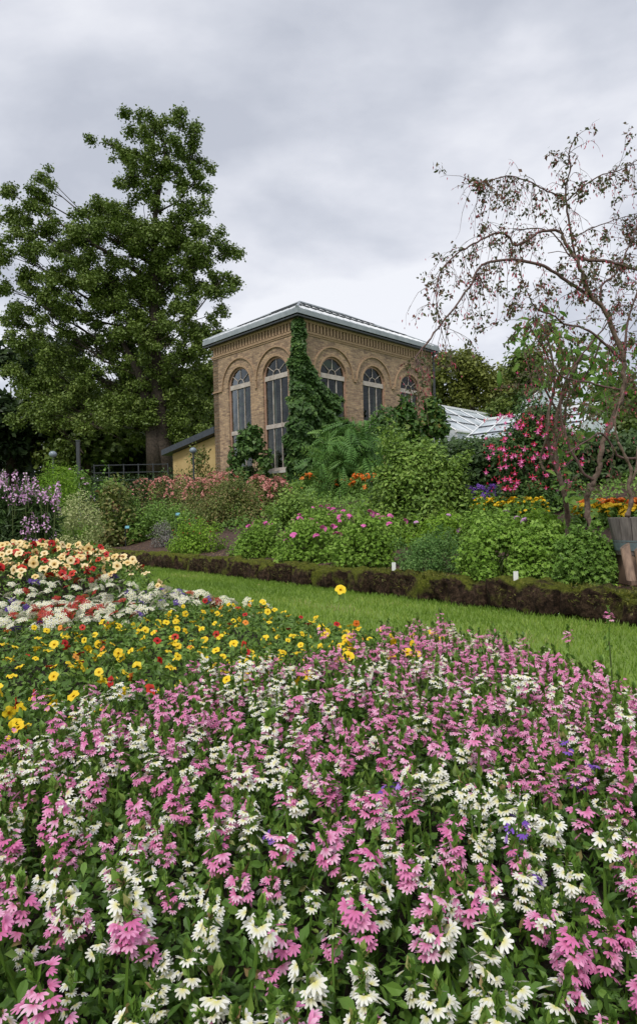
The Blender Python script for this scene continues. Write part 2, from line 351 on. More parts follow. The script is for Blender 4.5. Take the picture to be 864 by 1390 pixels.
def lobed(k, inner=.45, depth=.12, w=150):
    V = [(0, .35, 0)]; a0 = math.radians(-w); n = 2 * k - 1
    for i in range(n):
        a = a0 + (2 * math.radians(w)) * i / (n - 1); r = .62 if i % 2 == 0 else inner
        V.append((r * math.sin(a), .35 + r * math.cos(a), depth * (1 if i % 2 else -.6)))
    V.append((0, 0, 0)); F_ = [(0, i, i + 1) for i in range(1, n)] + [(0, n, n + 1), (0, n + 1, 1)]
    return Tpl(V, F_)
LOBED = lobed(5, .36); IVYL = lobed(3, .42, .06, 120); FINE = lobed(4, .25, .15)
def petunia():
    V = [(0, 0, -.55)]; n = 15; g = [1]
    for i in range(n):
        a = 2 * math.pi * i / n; V.append((.14 * math.cos(a), .14 * math.sin(a), -.10)); g.append(.8)
    for i in range(n):
        a = 2 * math.pi * i / n; V.append((.42 * math.cos(a), .42 * math.sin(a), .02 + (.03 if i % 3 == 0 else 0))); g.append(0)
    for i in range(n):
        a = 2 * math.pi * i / n; r = .68 if i % 3 else .59; V.append((r * math.cos(a), r * math.sin(a), (-.07 if i % 3 else .07) + .05 * math.sin(i * 2.3))); g.append(0)
    F_ = [(0, 1 + i, 1 + (i + 1) % n) for i in range(n)]
    for b in (1, 1 + n): F_ += [(b + i, b + (i + 1) % n, b + n + (i + 1) % n, b + n + i) for i in range(n)]
    return Tpl(V, F_, g)
PET = petunia()

_fv = []; _ff = []
for _k in range(8):
    _y = .12 + .105 * _k; _l = .30 * math.sin(math.pi * (.18 + .74 * _k / 8)); _zd = -.35 * _y * _y
    for _s in (-1, 1):
        _o = len(_fv); _fv += [(0, _y, _zd), (_s * _l * .5, _y + .02, _zd + .02), (_s * _l, _y + .10, _zd - .06), (_s * _l * .45, _y + .10, _zd + .01)]; _ff.append((_o, _o + 1, _o + 2, _o + 3))
_o = len(_fv); _fv += [(-.012, 0, 0), (.012, 0, 0), (.008, .98, -.35), (-.008, .98, -.35)]; _ff.append((_o, _o + 1, _o + 2, _o + 3))
FROND = Tpl(_fv, _ff)
# leafy blob: leaves over lumpy lobes
def lobe_cloud(n, lobes, shell=.35):
    """lobes: (centre3, radius3) ; returns positions, outward normals"""
    c = np.array([l[0] for l in lobes], float); r = np.array([l[1] for l in lobes], float)
    wts = (r.prod(1)) ** (2 / 3); idx = rng.choice(len(lobes), n, p=wts / wts.sum())
    d = rdir(n); rad = 1 - shell * rng.random(n) ** 1.6
    return c[idx] + d * r[idx] * rad[:, None], d, idx

# ------------------------------------------------------------------ the ground
def rot_st(s, t): # s across the edging, t along it
    return 1.08 + .8 * s - .6 * t, 5.70 + .6 * s + .8 * t
def sheet(name, svals, tvals, zf, m, rough=0):
    g = Geo(); V = []
    for s in svals:
        for t in tvals:
            X, Y = rot_st(s, t); V.append((X, Y, zf(s) + rough * (random.random() - .5)))
    k = len(tvals); F_ = [(i * k + j, i * k + j + 1, (i + 1) * k + j + 1, (i + 1) * k + j) for i in range(len(svals) - 1) for j in range(k - 1)]
    F_ = [tuple(reversed(f)) for f in F_]
    g.add(V, F_); o = g.obj(name, m, smooth=True); tag(o, kind='structure'); return o
tv = [-900, -300, -100, -40] + list(np.arange(-12, 30, .35)) + [40, 60, 100, 200, 400, 900]
zf = lambda s: float(np.interp(s, SX, SZ))
sheet('lawn', [-900, -300, -100, -30, -15, -8, -5, -3, -2, -1, -.5, .12], tv, lambda s: -.8, M['turf'])
sheet('soil', [.12, .2, .4, .6, .8, 1, 1.5, 2, 2.5, 3, 3.5, 4, 5, 6, 7, 8, 9], tv, lambda s: zf(s) if s > .12 else -.8, M['soil'], .02)
sheet('ground', [9, 10, 11, 12, 14, 18, 25, 40, 60, 100, 200, 400, 900], tv, zf, M['turf'])

# bed outline (right edge as X of Y) and zones
edge_px = [(1000, 1010), (930, 965), (864, 932), (780, 900), (700, 876), (600, 862), (540, 856), (470, 843), (400, 822), (330, 812), (262, 812)]
ep = [hit(u, v, canopy) for u, v in edge_px]
EY = [-3, .8] + [p.y for p in ep] + [5.0, 5.8, 6.8, 7.6, 9]; EX = [2.6, 1.75] + [p.x for p in ep] + [-1.12, -1.5, -2.3, -3.4, -4.5]
order = np.argsort(EY); EY = np.array(EY)[order]; EX = np.array(EX)[order]
def poly_f(px):
    q = [hit(u, v, canopy) for u, v in px]; q = sorted((p.x, p.y) for p in q); return np.array([a for a, b in q]), np.array([b for a, b in q])
f1 = poly_f([(-150, 1085), (0, 1036), (60, 1008), (110, 984), (200, 960), (300, 935), (380, 914), (450, 900), (540, 882), (620, 862)])
f2 = poly_f([(-100, 880), (0, 870), (130, 852), (200, 838), (262, 826)])
f3 = poly_f([(-60, 803), (0, 800), (60, 790), (120, 786), (180, 790)])
def zone(X, Y):
    """0 outside, 1 fan flowers, 2 yellow, 3 white and red, 4 cream"""
    z = np.where(Y < np.interp(X, *f1), 1, np.where(Y < np.interp(X, *f2), 2, np.where(Y < np.interp(X, *f3), 3, 4)))
    return np.where((X < np.interp(Y, EY, EX)) & (Y < 7.8), z, 0)
def in_frame(X, Y, m=1.15): return (np.abs(X) < Y * .51 * m + .25)

g = Geo(); V = []; ys = np.arange(-1.5, 8.01, .1); nx = 50
for y in ys:
    xe = np.interp(y, EY, EX) - .03
    for i in range(nx):
        x = -7 + (xe + 7) * i / (nx - 1)
        e = min(1, (xe - x) / .35, max(0, (8 - y) / .5)); V.append((x, y, -.79 + (float(canopy(x, y)) - .13 + .79) * max(0, e) ** .6))
g.add(V, [(i * nx + j, i * nx + j + 1, (i + 1) * nx + j + 1, (i + 1) * nx + j) for i in range(len(ys) - 1) for j in range(nx - 1)])
tag(g.obj('flower_bed_soil', M['bed_soil'], smooth=True), kind='structure')

# grass
n = 230000; s_ = -rng.random(n) ** 1.2 * 6; t_ = rng.random(n) * 19 - 7; X, Y = rot_st(s_, t_)
ok = (X > np.interp(Y, EY, EX) - .05) & in_frame(X, Y, 2.2) & (Y < 14) & (Y > -1); X, Y = X[ok], Y[ok]; n = len(X)
nr = np.stack([rng.normal(size=n), rng.normal(size=n), rng.normal(size=n) * .2], 1); up = np.stack([rng.normal(size=n) * .35, rng.normal(size=n) * .35, np.ones(n)], 1)
Mx = frames(nr, up); Mx = Mx * (.022 + .03 * rng.random(n))[:, None, None]
g = Geo(); BL = Tpl([(-.09, 0, 0), (.09, 0, 0), (.05, .6, .05), (0, 1, .25), (-.05, .6, .05)], [(0, 1, 2, 4), (2, 3, 4)])
g.inst(BL, Mx, np.stack([X, Y, np.full(n, -.802)], 1), np.clip(rng.random(n) * .62 + .12 + .26 * np.sin(X * 2.1 + 2 * np.sin(Y * .9)) * np.cos(Y * 1.7) + .12 * np.sin(X * 9 + Y * 7), 0, 1))
tag(g.obj('grass', LM['grass']), 'short green lawn grass between the flower bed and the mossy edging', 'grass', kind='stuff')

# ------------------------------------------------------------------ the brick orangery
TH = .779; YC = 26.0; dl = np.array([-math.sin(TH), math.cos(TH), 0]); dr = np.array([math.cos(TH), math.sin(TH), 0]); UP = np.array([0, 0, 1.])
C0 = np.array([-.024 * YC, YC, 0.])
WL, WR = 5.9, 9.13; ZB, ZC, ZT = .6, 7.54, 8.05
orang = empty('brick_orangery', C0); tag(orang, 'tan brick orangery with tall arched windows under a glazed hip roof', 'building')
def arch_pts(cx, hw, zb, zs, n=18, rise=None):
    r = hw if rise is None else rise
    return [(cx - hw, zb), (cx + hw, zb)] + [(cx + hw * math.cos(math.pi * i / n), zs + r * math.sin(math.pi * i / n)) for i in range(n + 1)]
def wall(dirv, nout, length, wins, name):
    """wins: (centre, half width, bottom). the face stands at nout*0, thickness inward"""
    holes = [arch_pts(c, hw, zb, ZS) for c, hw, zb in wins]
    outer = [(0, ZB), (length, ZB), (length, ZT), (0, ZT)]
    polys = [[Vector((x, z, 0)) for x, z in outer]] + [[Vector((x, z, 0)) for x, z in h] for h in holes]
    tri = geometry.tessellate_polygon(polys); flat = [p for q in polys for p in q]
    g = Geo()
    P = [dirv * p.x + UP * p.y for p in flat]; g.add(P, [tuple(t) for t in tri]); g.add([p - nout * .45 for p in P], [tuple(reversed(t)) for t in tri])
    for h in holes:
        n = len(h); V = [dirv * x + UP * z for x, z in h] + [dirv * x + UP * z - nout * .45 for x, z in h]
        g.add(V, [(i, (i + 1) % n, n + (i + 1) % n, n + i) for i in range(n)])
    return g.obj(name, M['brick_left' if dirv is dl else 'brick'], orang)
ZS = 5.98
nL = -dr; nR = -dl                                  # outward normals
winsL = [(3.96, .80, 1.75), (1.50, .80, 1.95)]; winsR = [(2.02, .80, 2.0), (4.67, .78, 2.0), (7.35, .76, 2.0)]
wall(dl, nL, WL, winsL, 'wall'); wall(dr, nR, WR, winsR, 'wall')
g = Geo()   # two plain walls at the back
g.box((WR - .4, 0, ZB), (WR, WL, ZT), X=dr, Y=dl); g.box((0, WL - .4, ZB), (WR - .4, WL, ZT), X=dr, Y=dl)
g.obj('back_wall', M['brick'], orang)
g = Geo(); g.box((.45, .45, ZB), (WR - .4, WL - .4, 1.3), X=dr, Y=dl); g.obj('floor', M['stone_sill'], orang)
for dirv, nout, wins, ln in ((dl, nL, winsL, WL), (dr, nR, winsR, WR)):
    # frieze of standing bricks under the eaves
    g = Geo(); g.box((-.06, 0, ZC - .02), (ln + .06, .06, ZC + .07), X=dirv, Y=nout)
    g.box((-.03, 0, ZC - .09), (ln + .03, .03, ZC - .023), X=dirv, Y=nout)
    k = 0; x = .02
    while x < ln - .1:
        g.box((x, .002, ZC + .072), (x + .11, .075, ZC + .40), X=dirv, Y=nout); x += .2
    g.box((-.09, .002, ZC + .402), (ln + .09, .10, ZT + .03), X=dirv, Y=nout)
    g.obj('frieze', M['brick_arch'], orang)
    g = Geo(); g.box((.02, .002, ZC + .072), (ln - .02, .012, ZC + .40), X=dirv, Y=nout); g.obj('frieze_painted_shadow', M['brick_painted_shade'], orang)  # thin dark strip, paints the shadow between the standing bricks
    # hood mouldings and imposts
    prev = None; marks = []
    for c, hw, zb in sorted(wins):
        g = Geo(); n = 22
        for (r0, r1, pr) in ((hw + .01, hw + .09, .02), (hw + .38, hw + .44, .06)):
            V = []; F_ = []
            for i in range(n + 1):
                a = math.pi * i / n
                for r, d in ((r0, .002), (r0, pr), (r1, pr), (r1, .002)): V.append(dirv * (c + r * math.cos(a)) + UP * (ZS + r * math.sin(a)) + nout * d)
            for i in range(n):
                for q in range(3): F_.append((i * 4 + q, i * 4 + q + 1, i * 4 + 5 + q, i * 4 + 4 + q))
            g.add(V, F_)
        # inner red brick ring and jambs
        g.obj('arch_moulding', M['brick_arch'], orang)
        marks.append((c - hw - .45, c + hw + .45))
    xs = [0] + [e for m_ in marks for e in m_] + [ln]
    for i in range(0, len(xs), 2):
        g = Geo()
        if xs[i + 1] - xs[i] > .04: g.box((xs[i] + .0, .002, ZS - .11), (xs[i + 1], .06, ZS - .04), X=dirv, Y=nout)
        else: g.box(((xs[i] + xs[i + 1]) / 2 - .05, .002, ZS - .35), ((xs[i] + xs[i + 1]) / 2 + .05, .06, ZS - .03), X=dirv, Y=nout)
        g.obj('impost_band', M['brick_arch'], orang)
    for c, hw, zb in wins:
        wroot = Geo(); d0, d1 = -.16, -.08; fw = .07
        # outer frame
        o_ = arch_pts(c, hw + .0, zb, ZS, 20); i_ = arch_pts(c, hw - fw, zb + fw, ZS, 20); n = len(o_)
        V = []
        for ring, d in ((o_, d0), (o_, d1), (i_, d1), (i_, d0)): V += [dirv * x + UP * z + nout * d for x, z in ring]
        F_ = [(a * n + i, a * n + (i + 1) % n, ((a + 1) % 4) * n + (i + 1) % n, ((a + 1) % 4) * n + i) for a in range(4) for i in range(n)]
        wroot.add(V, F_); win = wroot.obj('window', M['wood_frame'], orang)
        b = Geo()
        for z0, z1 in (((ZS - .14), (ZS + .06)),) + (((3.78, 3.96),) if dirv is dl else ()):
            b.box((c - hw + fw, d0 + .002, z0), (c + hw - fw, d1 + .02, z1), X=dirv, Y=nout)
        b.box((c - hw + .002, d0 + .01, zb + .001), (c + hw - .002, d1 + .03, zb + .14), X=dirv, Y=nout)
        for q in (-.25, .25): b.box((c + q - .015, d0 + .01, zb + .14), (c + q + .015, d1 - .01, ZS - .142), X=dirv, Y=nout)
        # fan bars and half round hub
        for a in (36, 72, 90, 108, 144)[::1] if False else (40, 90, 140):
            a = math.radians(a); p0 = np.array([c + .22 * math.cos(a), ZS + .06 + .22 * math.sin(a)]); p1 = np.array([c + (hw - fw) * math.cos(a), ZS + (hw - fw) * math.sin(a)])
            b.tube([dirv * p0[0] + UP * p0[1] + nout * (-.1), dirv * p1[0] + UP * p1[1] + nout * (-.1)], .016, 4)
        b.tube([dirv * (c + .22 * math.cos(math.pi * i / 10)) + UP * (ZS + .06 + .22 * math.sin(math.pi * i / 10)) + nout * (-.1) for i in range(11)], .018, 4)
        b.obj('glazing_bars', M['frame_white'], win)
        gp = Geo(); q = arch_pts(c, hw - fw + .01, zb + fw, ZS, 20); P = [Vector((x, z, 0)) for x, z in q]
        tri = geometry.tessellate_polygon([P]); gp.add([dirv * p.x + UP * p.y + nout * (-.125) for p in P], [tuple(t) for t in tri]); gp.obj('glass', M['glass'], win)
        sl = Geo(); sl.box((c - hw - .06, -.07, zb - .10), (c + hw + .06, .10, zb - .003), X=dirv, Y=nout); sl.obj('sill', M['stone_sill'], win)
        cu = Geo()      # pale blind hanging inside at the near jamb
        cu.box((c + (hw - .3), -.5, zb + .1), (c + hw - .06, -.47, ZS - .15), X=dirv, Y=nout); cu.obj('blind', M['frame_white'], win)
# roof
ov = .30; A = -dl * ov - dr * ov; ex = lambda a, b, z: dr * a + dl * b + UP * z
rl = [ex(-ov, -ov, 8.33), ex(WR + ov, -ov, 8.33), ex(WR + ov, WL + ov, 8.33), ex(-ov, WL + ov, 8.33)]
r1, r2 = ex(WL / 2, WL / 2, 10.05), ex(WR - WL / 2, WL / 2, 10.05)
g = Geo(); g.add(rl + [r1, r2], [(0, 1, 5, 4), (1, 2, 5), (2, 3, 4, 5), (3, 0, 4)]); roof = g.obj('roof', M['roof_glass'], orang)
g = Geo()
def lerp(a, b, t): return a + (b - a) * t
off = UP * .04
for a, b in ((rl[0], r1), (rl[1], r2), (rl[2], r2), (rl[3], r1), (r1, r2)): g.tube([a + off, b + off], .07, 6)
g.obj('ridge_cap', M['metal_grey'], roof)
g = Geo()
for i in range(1, 22):          # rafters bars on the long slopes and the hips
    x = -ov + (WR + 2 * ov) * i / 22
    for side in (0, 1):
        y0 = -ov if side == 0 else WL + ov; h = WL / 2 + ov
        dd = min(x + ov, WR + ov - x, h); y1 = y0 + (dd if side == 0 else -dd)
        g.tube([ex(x, y0, 8.33) + off, ex(x, y1, 8.33 + 1.72 * dd / h) + off], .022, 4)
for i in range(1, 15):
    y = -ov + (WL + 2 * ov) * i / 15; h = WL / 2 + ov; dd = min(y + ov, WL + ov - y)
    for x0, sg in ((-ov, 1), (WR + ov, -1)): g.tube([ex(x0, y, 8.33) + off, ex(x0 + sg * dd, y, 8.33 + 1.72 * dd / h) + off], .022, 4)
g.obj('glazing_bars', M['white_steel'], roof)
g = Geo()
for k in (.35, .7):
    i0 = [lerp(rl[0], r1, k), lerp(rl[1], r2, k), lerp(rl[2], r2, k), lerp(rl[3], r1, k)]
    for a in range(4): g.tube([i0[a] + off * 2, i0[(a + 1) % 4] + off * 2], .035, 4)
g.obj('purlin', M['metal_dark'], roof)
g = Geo(); e = ov + .03
for a, b in (((-e, -e), (WR + e, -ov)), ((-e, WL + ov), (WR + e, WL + e)), ((-e, -ov), (-ov, WL + ov)), ((WR + ov, -ov), (WR + e, WL + ov))):
    g.box((a[0], a[1], 8.15), (b[0], b[1], 8.345), X=dr, Y=dl)
g.obj('fascia', M['metal_grey'], roof)
g = Geo(); g.box((-ov + .001, -ov + .001, 8.04), (WR + ov - .001, -.11, 8.098), X=dr, Y=dl); g.box((-ov + .001, -.108, 8.04), (-.11, WL + ov, 8.098), X=dr, Y=dl)
g.box((WR + .11, -.108, 8.04), (WR + ov, WL + ov, 8.098), X=dr, Y=dl); g.obj('soffit', M['metal_dark'], roof)
for x, y in ((WR + .05, -.14),):
    g = Geo(); g.tube([ex(x, y, .9), ex(x, y, 8.0)], .06, 8)
    for z in (2, 4, 6, 7.6): g.tube([ex(x, y, z), ex(x, y, z + .07)], .075, 8)
    g.obj('downpipe', M['metal_dark'], orang)
# palms and tall greenery seen through the panes
def leafy(name, label, cat, base, lobes, n, tpl, size, m, trunk=None, tm=None, group=None, up=.35, shell=.5, part='crown', tpart='trunk'):
    root = empty(name, base); tag(root, label, cat, group); b = np.array(base)
    P, d, idx = lobe_cloud(n, lobes, shell); nr = d + rng.normal(size=d.shape) * .6 + np.array([0, 0, up])
    sz = size * (.65 + .7 * rng.random(n)); tl = rng.random(len(lobes)) * .3
    g = Geo(); g.inst(tpl, frames(nr) * sz[:, None, None], P - b, np.clip(rng.random(n) * .7 + tl[idx], 0, 1)); g.obj(part, m, root)
    if trunk:
        g = Geo()
        for pts, rad in trunk: g.tube([Vector(p) - Vector(base) for p in pts], rad, 7)
        g.obj(tpart, tm or M['bark'], root, smooth=True)
    return root
for i, (a, b_, h) in enumerate(((1.7, 1.6, 5.8), (2.0, 4.0, 5.0), (4.8, 2.0, 4.6), (7.3, 2.0, 4.8))):
    c = C0 + ex(a, b_, 0); base = (c[0], c[1], 1.3)
    lab = ['indoor plant behind the window beside the ivy corner', 'indoor plant behind the far left arched window', 'indoor plant behind the middle window of the long side', 'indoor plant behind the last window of the long side'][i]
    leafy('indoor_plant', lab, 'plant', base, [((c[0] + rng.normal() * .4, c[1] + rng.normal() * .4, 1.3 + h * k), (.8, .8, .7)) for k in (.25, .5, .8)], 1800, LEAFQ, .3, LM['dark'],
          trunk=[([base, (c[0], c[1], 1.3 + h * .8)], [.08, .04])], group='plants inside the orangery', tpart='stem', part='foliage')

# lean-to shed on the left
sh = empty('garden_shed', C0 + dl * 5.95); tag(sh, 'low yellow plastered lean-to shed with dark sloping roof', 'shed')
g = Geo(); D_ = -nL
V = []; L_ = 4.2
for y in (.35, 3.0):
    for x, z in ((0, .7), (L_, .7), (L_, 3.45), (0, 4.02)): V.append(dl * x + D_ * y + UP * z)
g.add(V, [(0, 1, 2, 3), (4, 7, 6, 5), (0, 4, 5, 1), (1, 5, 6, 2), (3, 2, 6, 7), (0, 3, 7, 4)]); g.obj('wall', M['yellow_plaster'], sh)
g = Geo(); V = []
for y in (.0, 3.2):
    for x, z in ((0.02, 4.06), (L_ + .55, 3.40), (L_ + .55, 3.68), (0.02, 4.36)): V.append(dl * x + D_ * y + UP * z)
g.add(V, [(0, 1, 2, 3), (4, 7, 6, 5), (0, 4, 5, 1), (1, 5, 6, 2), (2, 6, 7, 3), (0, 3, 7, 4)]); g.obj('roof', M['slate'], sh)

# white greenhouse behind and to the right
def glasshouse(name, label, base, ax, ay, L_, W_, ze, zr, nb, pr=.04):
    root = empty(name, base); tag(root, label, 'greenhouse')
    P = lambda a, b, z: ax * a + ay * b + UP * z
    g = Geo(); zg = -.6
    V = [P(0, 0, zg), P(L_, 0, zg), P(L_, W_, zg), P(0, W_, zg), P(0, 0, ze), P(L_, 0, ze), P(L_, W_, ze), P(0, W_, ze), P(0, W_ / 2, zr), P(L_, W_ / 2, zr)]
    g.add(V[:], [(0, 1, 5, 4), (1, 2, 6, 5), (2, 3, 7, 6), (3, 0, 4, 7), (4, 7, 8), (5, 9, 6)]); g.obj('glass_wall', M['greenhouse_glass'], root)
    g = Geo(); g.add([V[4], V[5], V[9], V[8], V[7], V[6]], [(0, 1, 2, 3), (3, 2, 5, 4)]); rf = g.obj('roof', M['greenhouse_glass'], root)
    g = Geo()
    for i in range(nb + 1):
        a = L_ * i / nb
        for y in (0, W_): g.tube([P(a, y, ze + .04), P(a, W_ / 2, zr + .04)], pr, 4); g.tube([P(a, y, zg), P(a, y, ze)], pr, 4)
    g.obj('glazing_bars', M['white_steel'], root)
    g = Geo(); g.tube([P(-.1, W_ / 2, zr + .06), P(L_ + .1, W_ / 2, zr + .06)], .09, 6); g.tube([P(-.1, -.05, ze), P(L_ + .1, -.05, ze)], .08, 6); g.tube([P(-.1, W_ + .05, ze), P(L_ + .1, W_ + .05, ze)], .08, 6)
    g.obj('ridge_and_gutter', M['white_steel'], root)
    g = Geo()
    for k in (.35, .68):
        for y, s in ((0, 1), (W_, -1)): g.tube([P(0, y + s * W_ / 2 * k, ze + (zr - ze) * k + .05), P(L_, y + s * W_ / 2 * k, ze + (zr - ze) * k + .05)], .028, 4)
    g.obj('walkway_rail', M['metal_dark'], root)
    return root
pA = at(592, 552, 36); pB = at(668, 568, 31)
b0 = np.array([pA.x, pA.y, 1.4])
glasshouse('greenhouse', 'low white glasshouse roof beside the far corner of the orangery', b0 - dl * 3.2 - dr * 3, dr, dl, 16, 6.4, 2.6, pA.z - 1.4, 9)
p = at(678, 562, 27); glasshouse('greenhouse', 'white glasshouse wing running in front, just left of the fuchsia bush', np.array([p.x - 1.6, p.y + .5, 1.0]) - dl * 0, dl * -1, dr, 5, 4.4, 1.9, p.z - 1.0, 6)
p = at(731, 530, 26); glasshouse('greenhouse', 'small peaked white glasshouse top above the fuchsia bush', np.array([p.x - .55, p.y, 1.2]), np.array([.25, .968, 0]), np.array([.968, -.25, 0]), 3.0, 1.35, p.z - 1.2 - .45, p.z - 1.2, 4, .035)

# ------------------------------------------------------------------ trees
def tree(name, label, Y, lobes_px, clump, nl, size, m, trunk_px, tr, group=None, tpl=LEAFQ, depth=.9, seed=0, per=.5, limbs=True, tm=None, flat=.7, fill=.9):
    """lobes_px: (u, v, ru, rv); sub clumps sit inside each lobe and a limb runs to each"""
    b = at(*trunk_px[0], Y); b.z = ground(b.x, b.y) - .1; root = empty(name, b); tag(root, label, 'tree', group); b = np.array(b)
    tp = [np.array(at(u, v, Y)) for u, v in trunk_px]; tp[0] = b.copy()
    g = Geo(); n = len(tp)
    g.tube([p - b for p in tp], [tr * ((1 - .95 * i / (n - 1)) ** 1.25 + .02) * (1.25 if i == 0 else 1) for i in range(n)], 10)
    subs = []
    for (u, v, ru, rv) in lobes_px:
        c = np.array(at(u, v, Y)); k = Y / F; R = np.array([ru * k, ru * k * depth, rv * k]); c = c + np.array([0, rng.normal() * R[1] * .35, 0])
        # limb from the trunk to the lobe
        cand = [lerp(tp[i], tp[i + 1], t) for i in range(n - 1) for t in (0, .33, .66)]
        cand = [q for q in cand if q[2] < c[2] - .55 * abs(c[0] - q[0])] or [tp[1]]
        q = min(cand, key=lambda q: np.linalg.norm(q - c) + .6 * max(0, q[2] - c[2]))
        L0 = np.linalg.norm(c - q); mid = lerp(q, c, .5) + np.array([rng.normal(), rng.normal() + .6, -rng.random() * .8]) * L0 * .1
        if limbs and c[2] > tp[1][2] + 5: g.tube([q - b, mid - b, c - b], [min(tr * .25, .013 * L0 + .025), .006 * L0 + .015, .012], 6)
        ns = max(3, int(per * R[0] * R[2] / clump ** 2 * 1.9))
        for i in range(ns):
            d = rdir(1)[0] * (rng.random() ** .42); s = c + d * R * fill; subs.append((s, clump * (.6 + .75 * rng.random())))
            if limbs and i % 2 == 0: 
                m2 = lerp(c, s, .5) + rng.normal(size=3) * .12 * clump; g.tube([lerp(mid, c, rng.random()) - b, m2 - b, s - b], [.026, .018, .008], 4, cap=False)
    g.obj('trunk', tm or M['bark'], root, smooth=True)
    lobes = [(s, (r, r, r * flat)) for s, r in subs]
    P, d, idx = lobe_cloud(nl, lobes, .85); P = P + rng.normal(size=P.shape) * clump * .22; nr = d * .6 + rng.normal(size=d.shape) * .5 + np.array([0, 0, .6])
    sz = size * (.6 + .8 * rng.random(nl)); tl = rng.random(len(lobes)) * .4; g = Geo()
    g.inst(tpl, frames(nr) * sz[:, None, None], P - b, np.clip(rng.random(nl) * .6 + tl[idx], 0, 1)); g.obj('crown', m, root)
    return root
tree('maple_tree', 'tall spreading maple with thick trunk left of the orangery', 38,
     [(205, 180, 32, 20), (145, 192, 22, 10), (180, 205, 28, 24), (250, 172, 28, 12), (268, 205, 24, 18), (230, 220, 35, 28), (195, 240, 40, 25), (265, 245, 20, 14),
      (140, 290, 40, 28), (190, 300, 45, 35), (245, 300, 40, 34), (285, 345, 36, 36), (180, 350, 50, 35), (235, 370, 50, 38), (302, 385, 22, 22),
      (62, 248, 12, 22), (42, 262, 18, 12), (20, 300, 18, 14), (45, 300, 32, 26), (95, 318, 38, 28), (25, 345, 32, 30), (80, 370, 48, 40), (20, 390, 30, 25), (12, 262, 8, 8),
      (130, 400, 50, 40), (60, 430, 48, 35), (22, 440, 22, 18), (180, 420, 46, 38), (260, 425, 46, 36), (300, 440, 22, 22), (110, 460, 55, 36), (210, 470, 60, 36), (280, 475, 34, 28), (55, 490, 36, 28),
      (140, 510, 60, 32), (90, 535, 50, 28), (235, 510, 40, 28), (180, 545, 36, 26), (250, 545, 26, 24), (120, 570, 45, 20), (215, 390, 40, 36), (205, 440, 40, 30), (215, 520, 36, 26), (175, 575, 40, 20), (65, 560, 45, 24), (250, 585, 24, 18), (160, 330, 50, 30), (235, 330, 30, 30), (150, 380, 45, 30), (30, 515, 30, 22), (205, 560, 26, 18)],
     .40, 215000, .15, LM['maple'], [(222, 642), (220, 600), (216, 560), (212, 500), (209, 430), (209, 360), (211, 290), (222, 225), (226, 180)], .62, depth=.8, per=.82, fill=1.2)
root = bpy.data.objects['maple_tree']; g = Geo(); b = root.location
g.tube([at(212, 642, 37.6) - b, at(208, 600, 37.7) - b, at(205, 560, 37.8) - b, at(190, 510, 38) - b, at(165, 460, 38) - b], [.55, .42, .36, .25, .12], 9); g.obj('trunk', M['bark'], root, smooth=True)
bg = dict(group='trees beyond the garden')
tree('dark_tree', 'very dark dense tree at the far left behind the lilac flowers', 50, [(10, 500, 60, 40), (-10, 560, 70, 60), (45, 540, 40, 50), (40, 600, 50, 50), (0, 620, 60, 40), (60, 500, 30, 30)], 1.6, 16000, .5, LM['tree_dark'], [(15, 660), (15, 600), (15, 520)], .5, limbs=False, per=1, **bg)
tree('broadleaf_tree', 'mid green tree behind the lamp post and left of the maple trunk', 48, [(90, 560, 45, 50), (130, 600, 50, 45), (80, 610, 40, 40), (160, 560, 45, 50), (110, 520, 50, 35)], 1.3, 16000, .4, LM['tree_mid'], [(118, 655), (118, 600), (118, 540)], .4, limbs=False, per=1, **bg)
tree('broadleaf_tree', 'dark green tree right behind the maple trunk', 52, [(190, 560, 50, 60), (180, 620, 60, 40), (150, 640, 60, 30), (215, 500, 50, 50)], 1.4, 14000, .42, LM['tree_dark'], [(182, 660), (182, 600), (182, 540)], .4, limbs=False, per=1, **bg)
tree('broadleaf_tree', 'green tree between the maple trunk and the orangery', 47, [(262, 540, 35, 50), (290, 530, 30, 50), (255, 600, 40, 40), (280, 590, 40, 40), (240, 560, 30, 40)], 1.1, 14000, .36, LM['tree_mid'], [(262, 650), (262, 600), (262, 550)], .4, limbs=False, per=1, **bg)
tree('broadleaf_tree', 'rounded olive green tree just right of the orangery roof', 44, [(640, 500, 40, 32), (620, 530, 38, 38), (665, 520, 36, 36), (645, 545, 55, 25), (600, 515, 18, 28), (680, 545, 30, 30)], .95, 22000, .26, LM['tree_olive'], [(640, 600), (640, 560), (640, 500)], .35, limbs=False, per=1.1, **bg)
tree('broadleaf_tree', 'green tree behind the small peaked glasshouse', 40, [(710, 515, 34, 40), (740, 540, 36, 38), (695, 560, 32, 40)], .9, 14000, .25, LM['tree_mid'], [(715, 610), (715, 560), (715, 520)], .3, limbs=False, per=1, **bg)
tree('broadleaf_tree', 'dark tree behind the fuchsia branches at the far right', 42, [(790, 560, 40, 40), (850, 550, 50, 45), (900, 560, 50, 60), (810, 600, 60, 40)], 1.0, 14000, .3, LM['tree_mid'], [(830, 640), (830, 590), (830, 550)], .3, limbs=False, per=1, **bg)
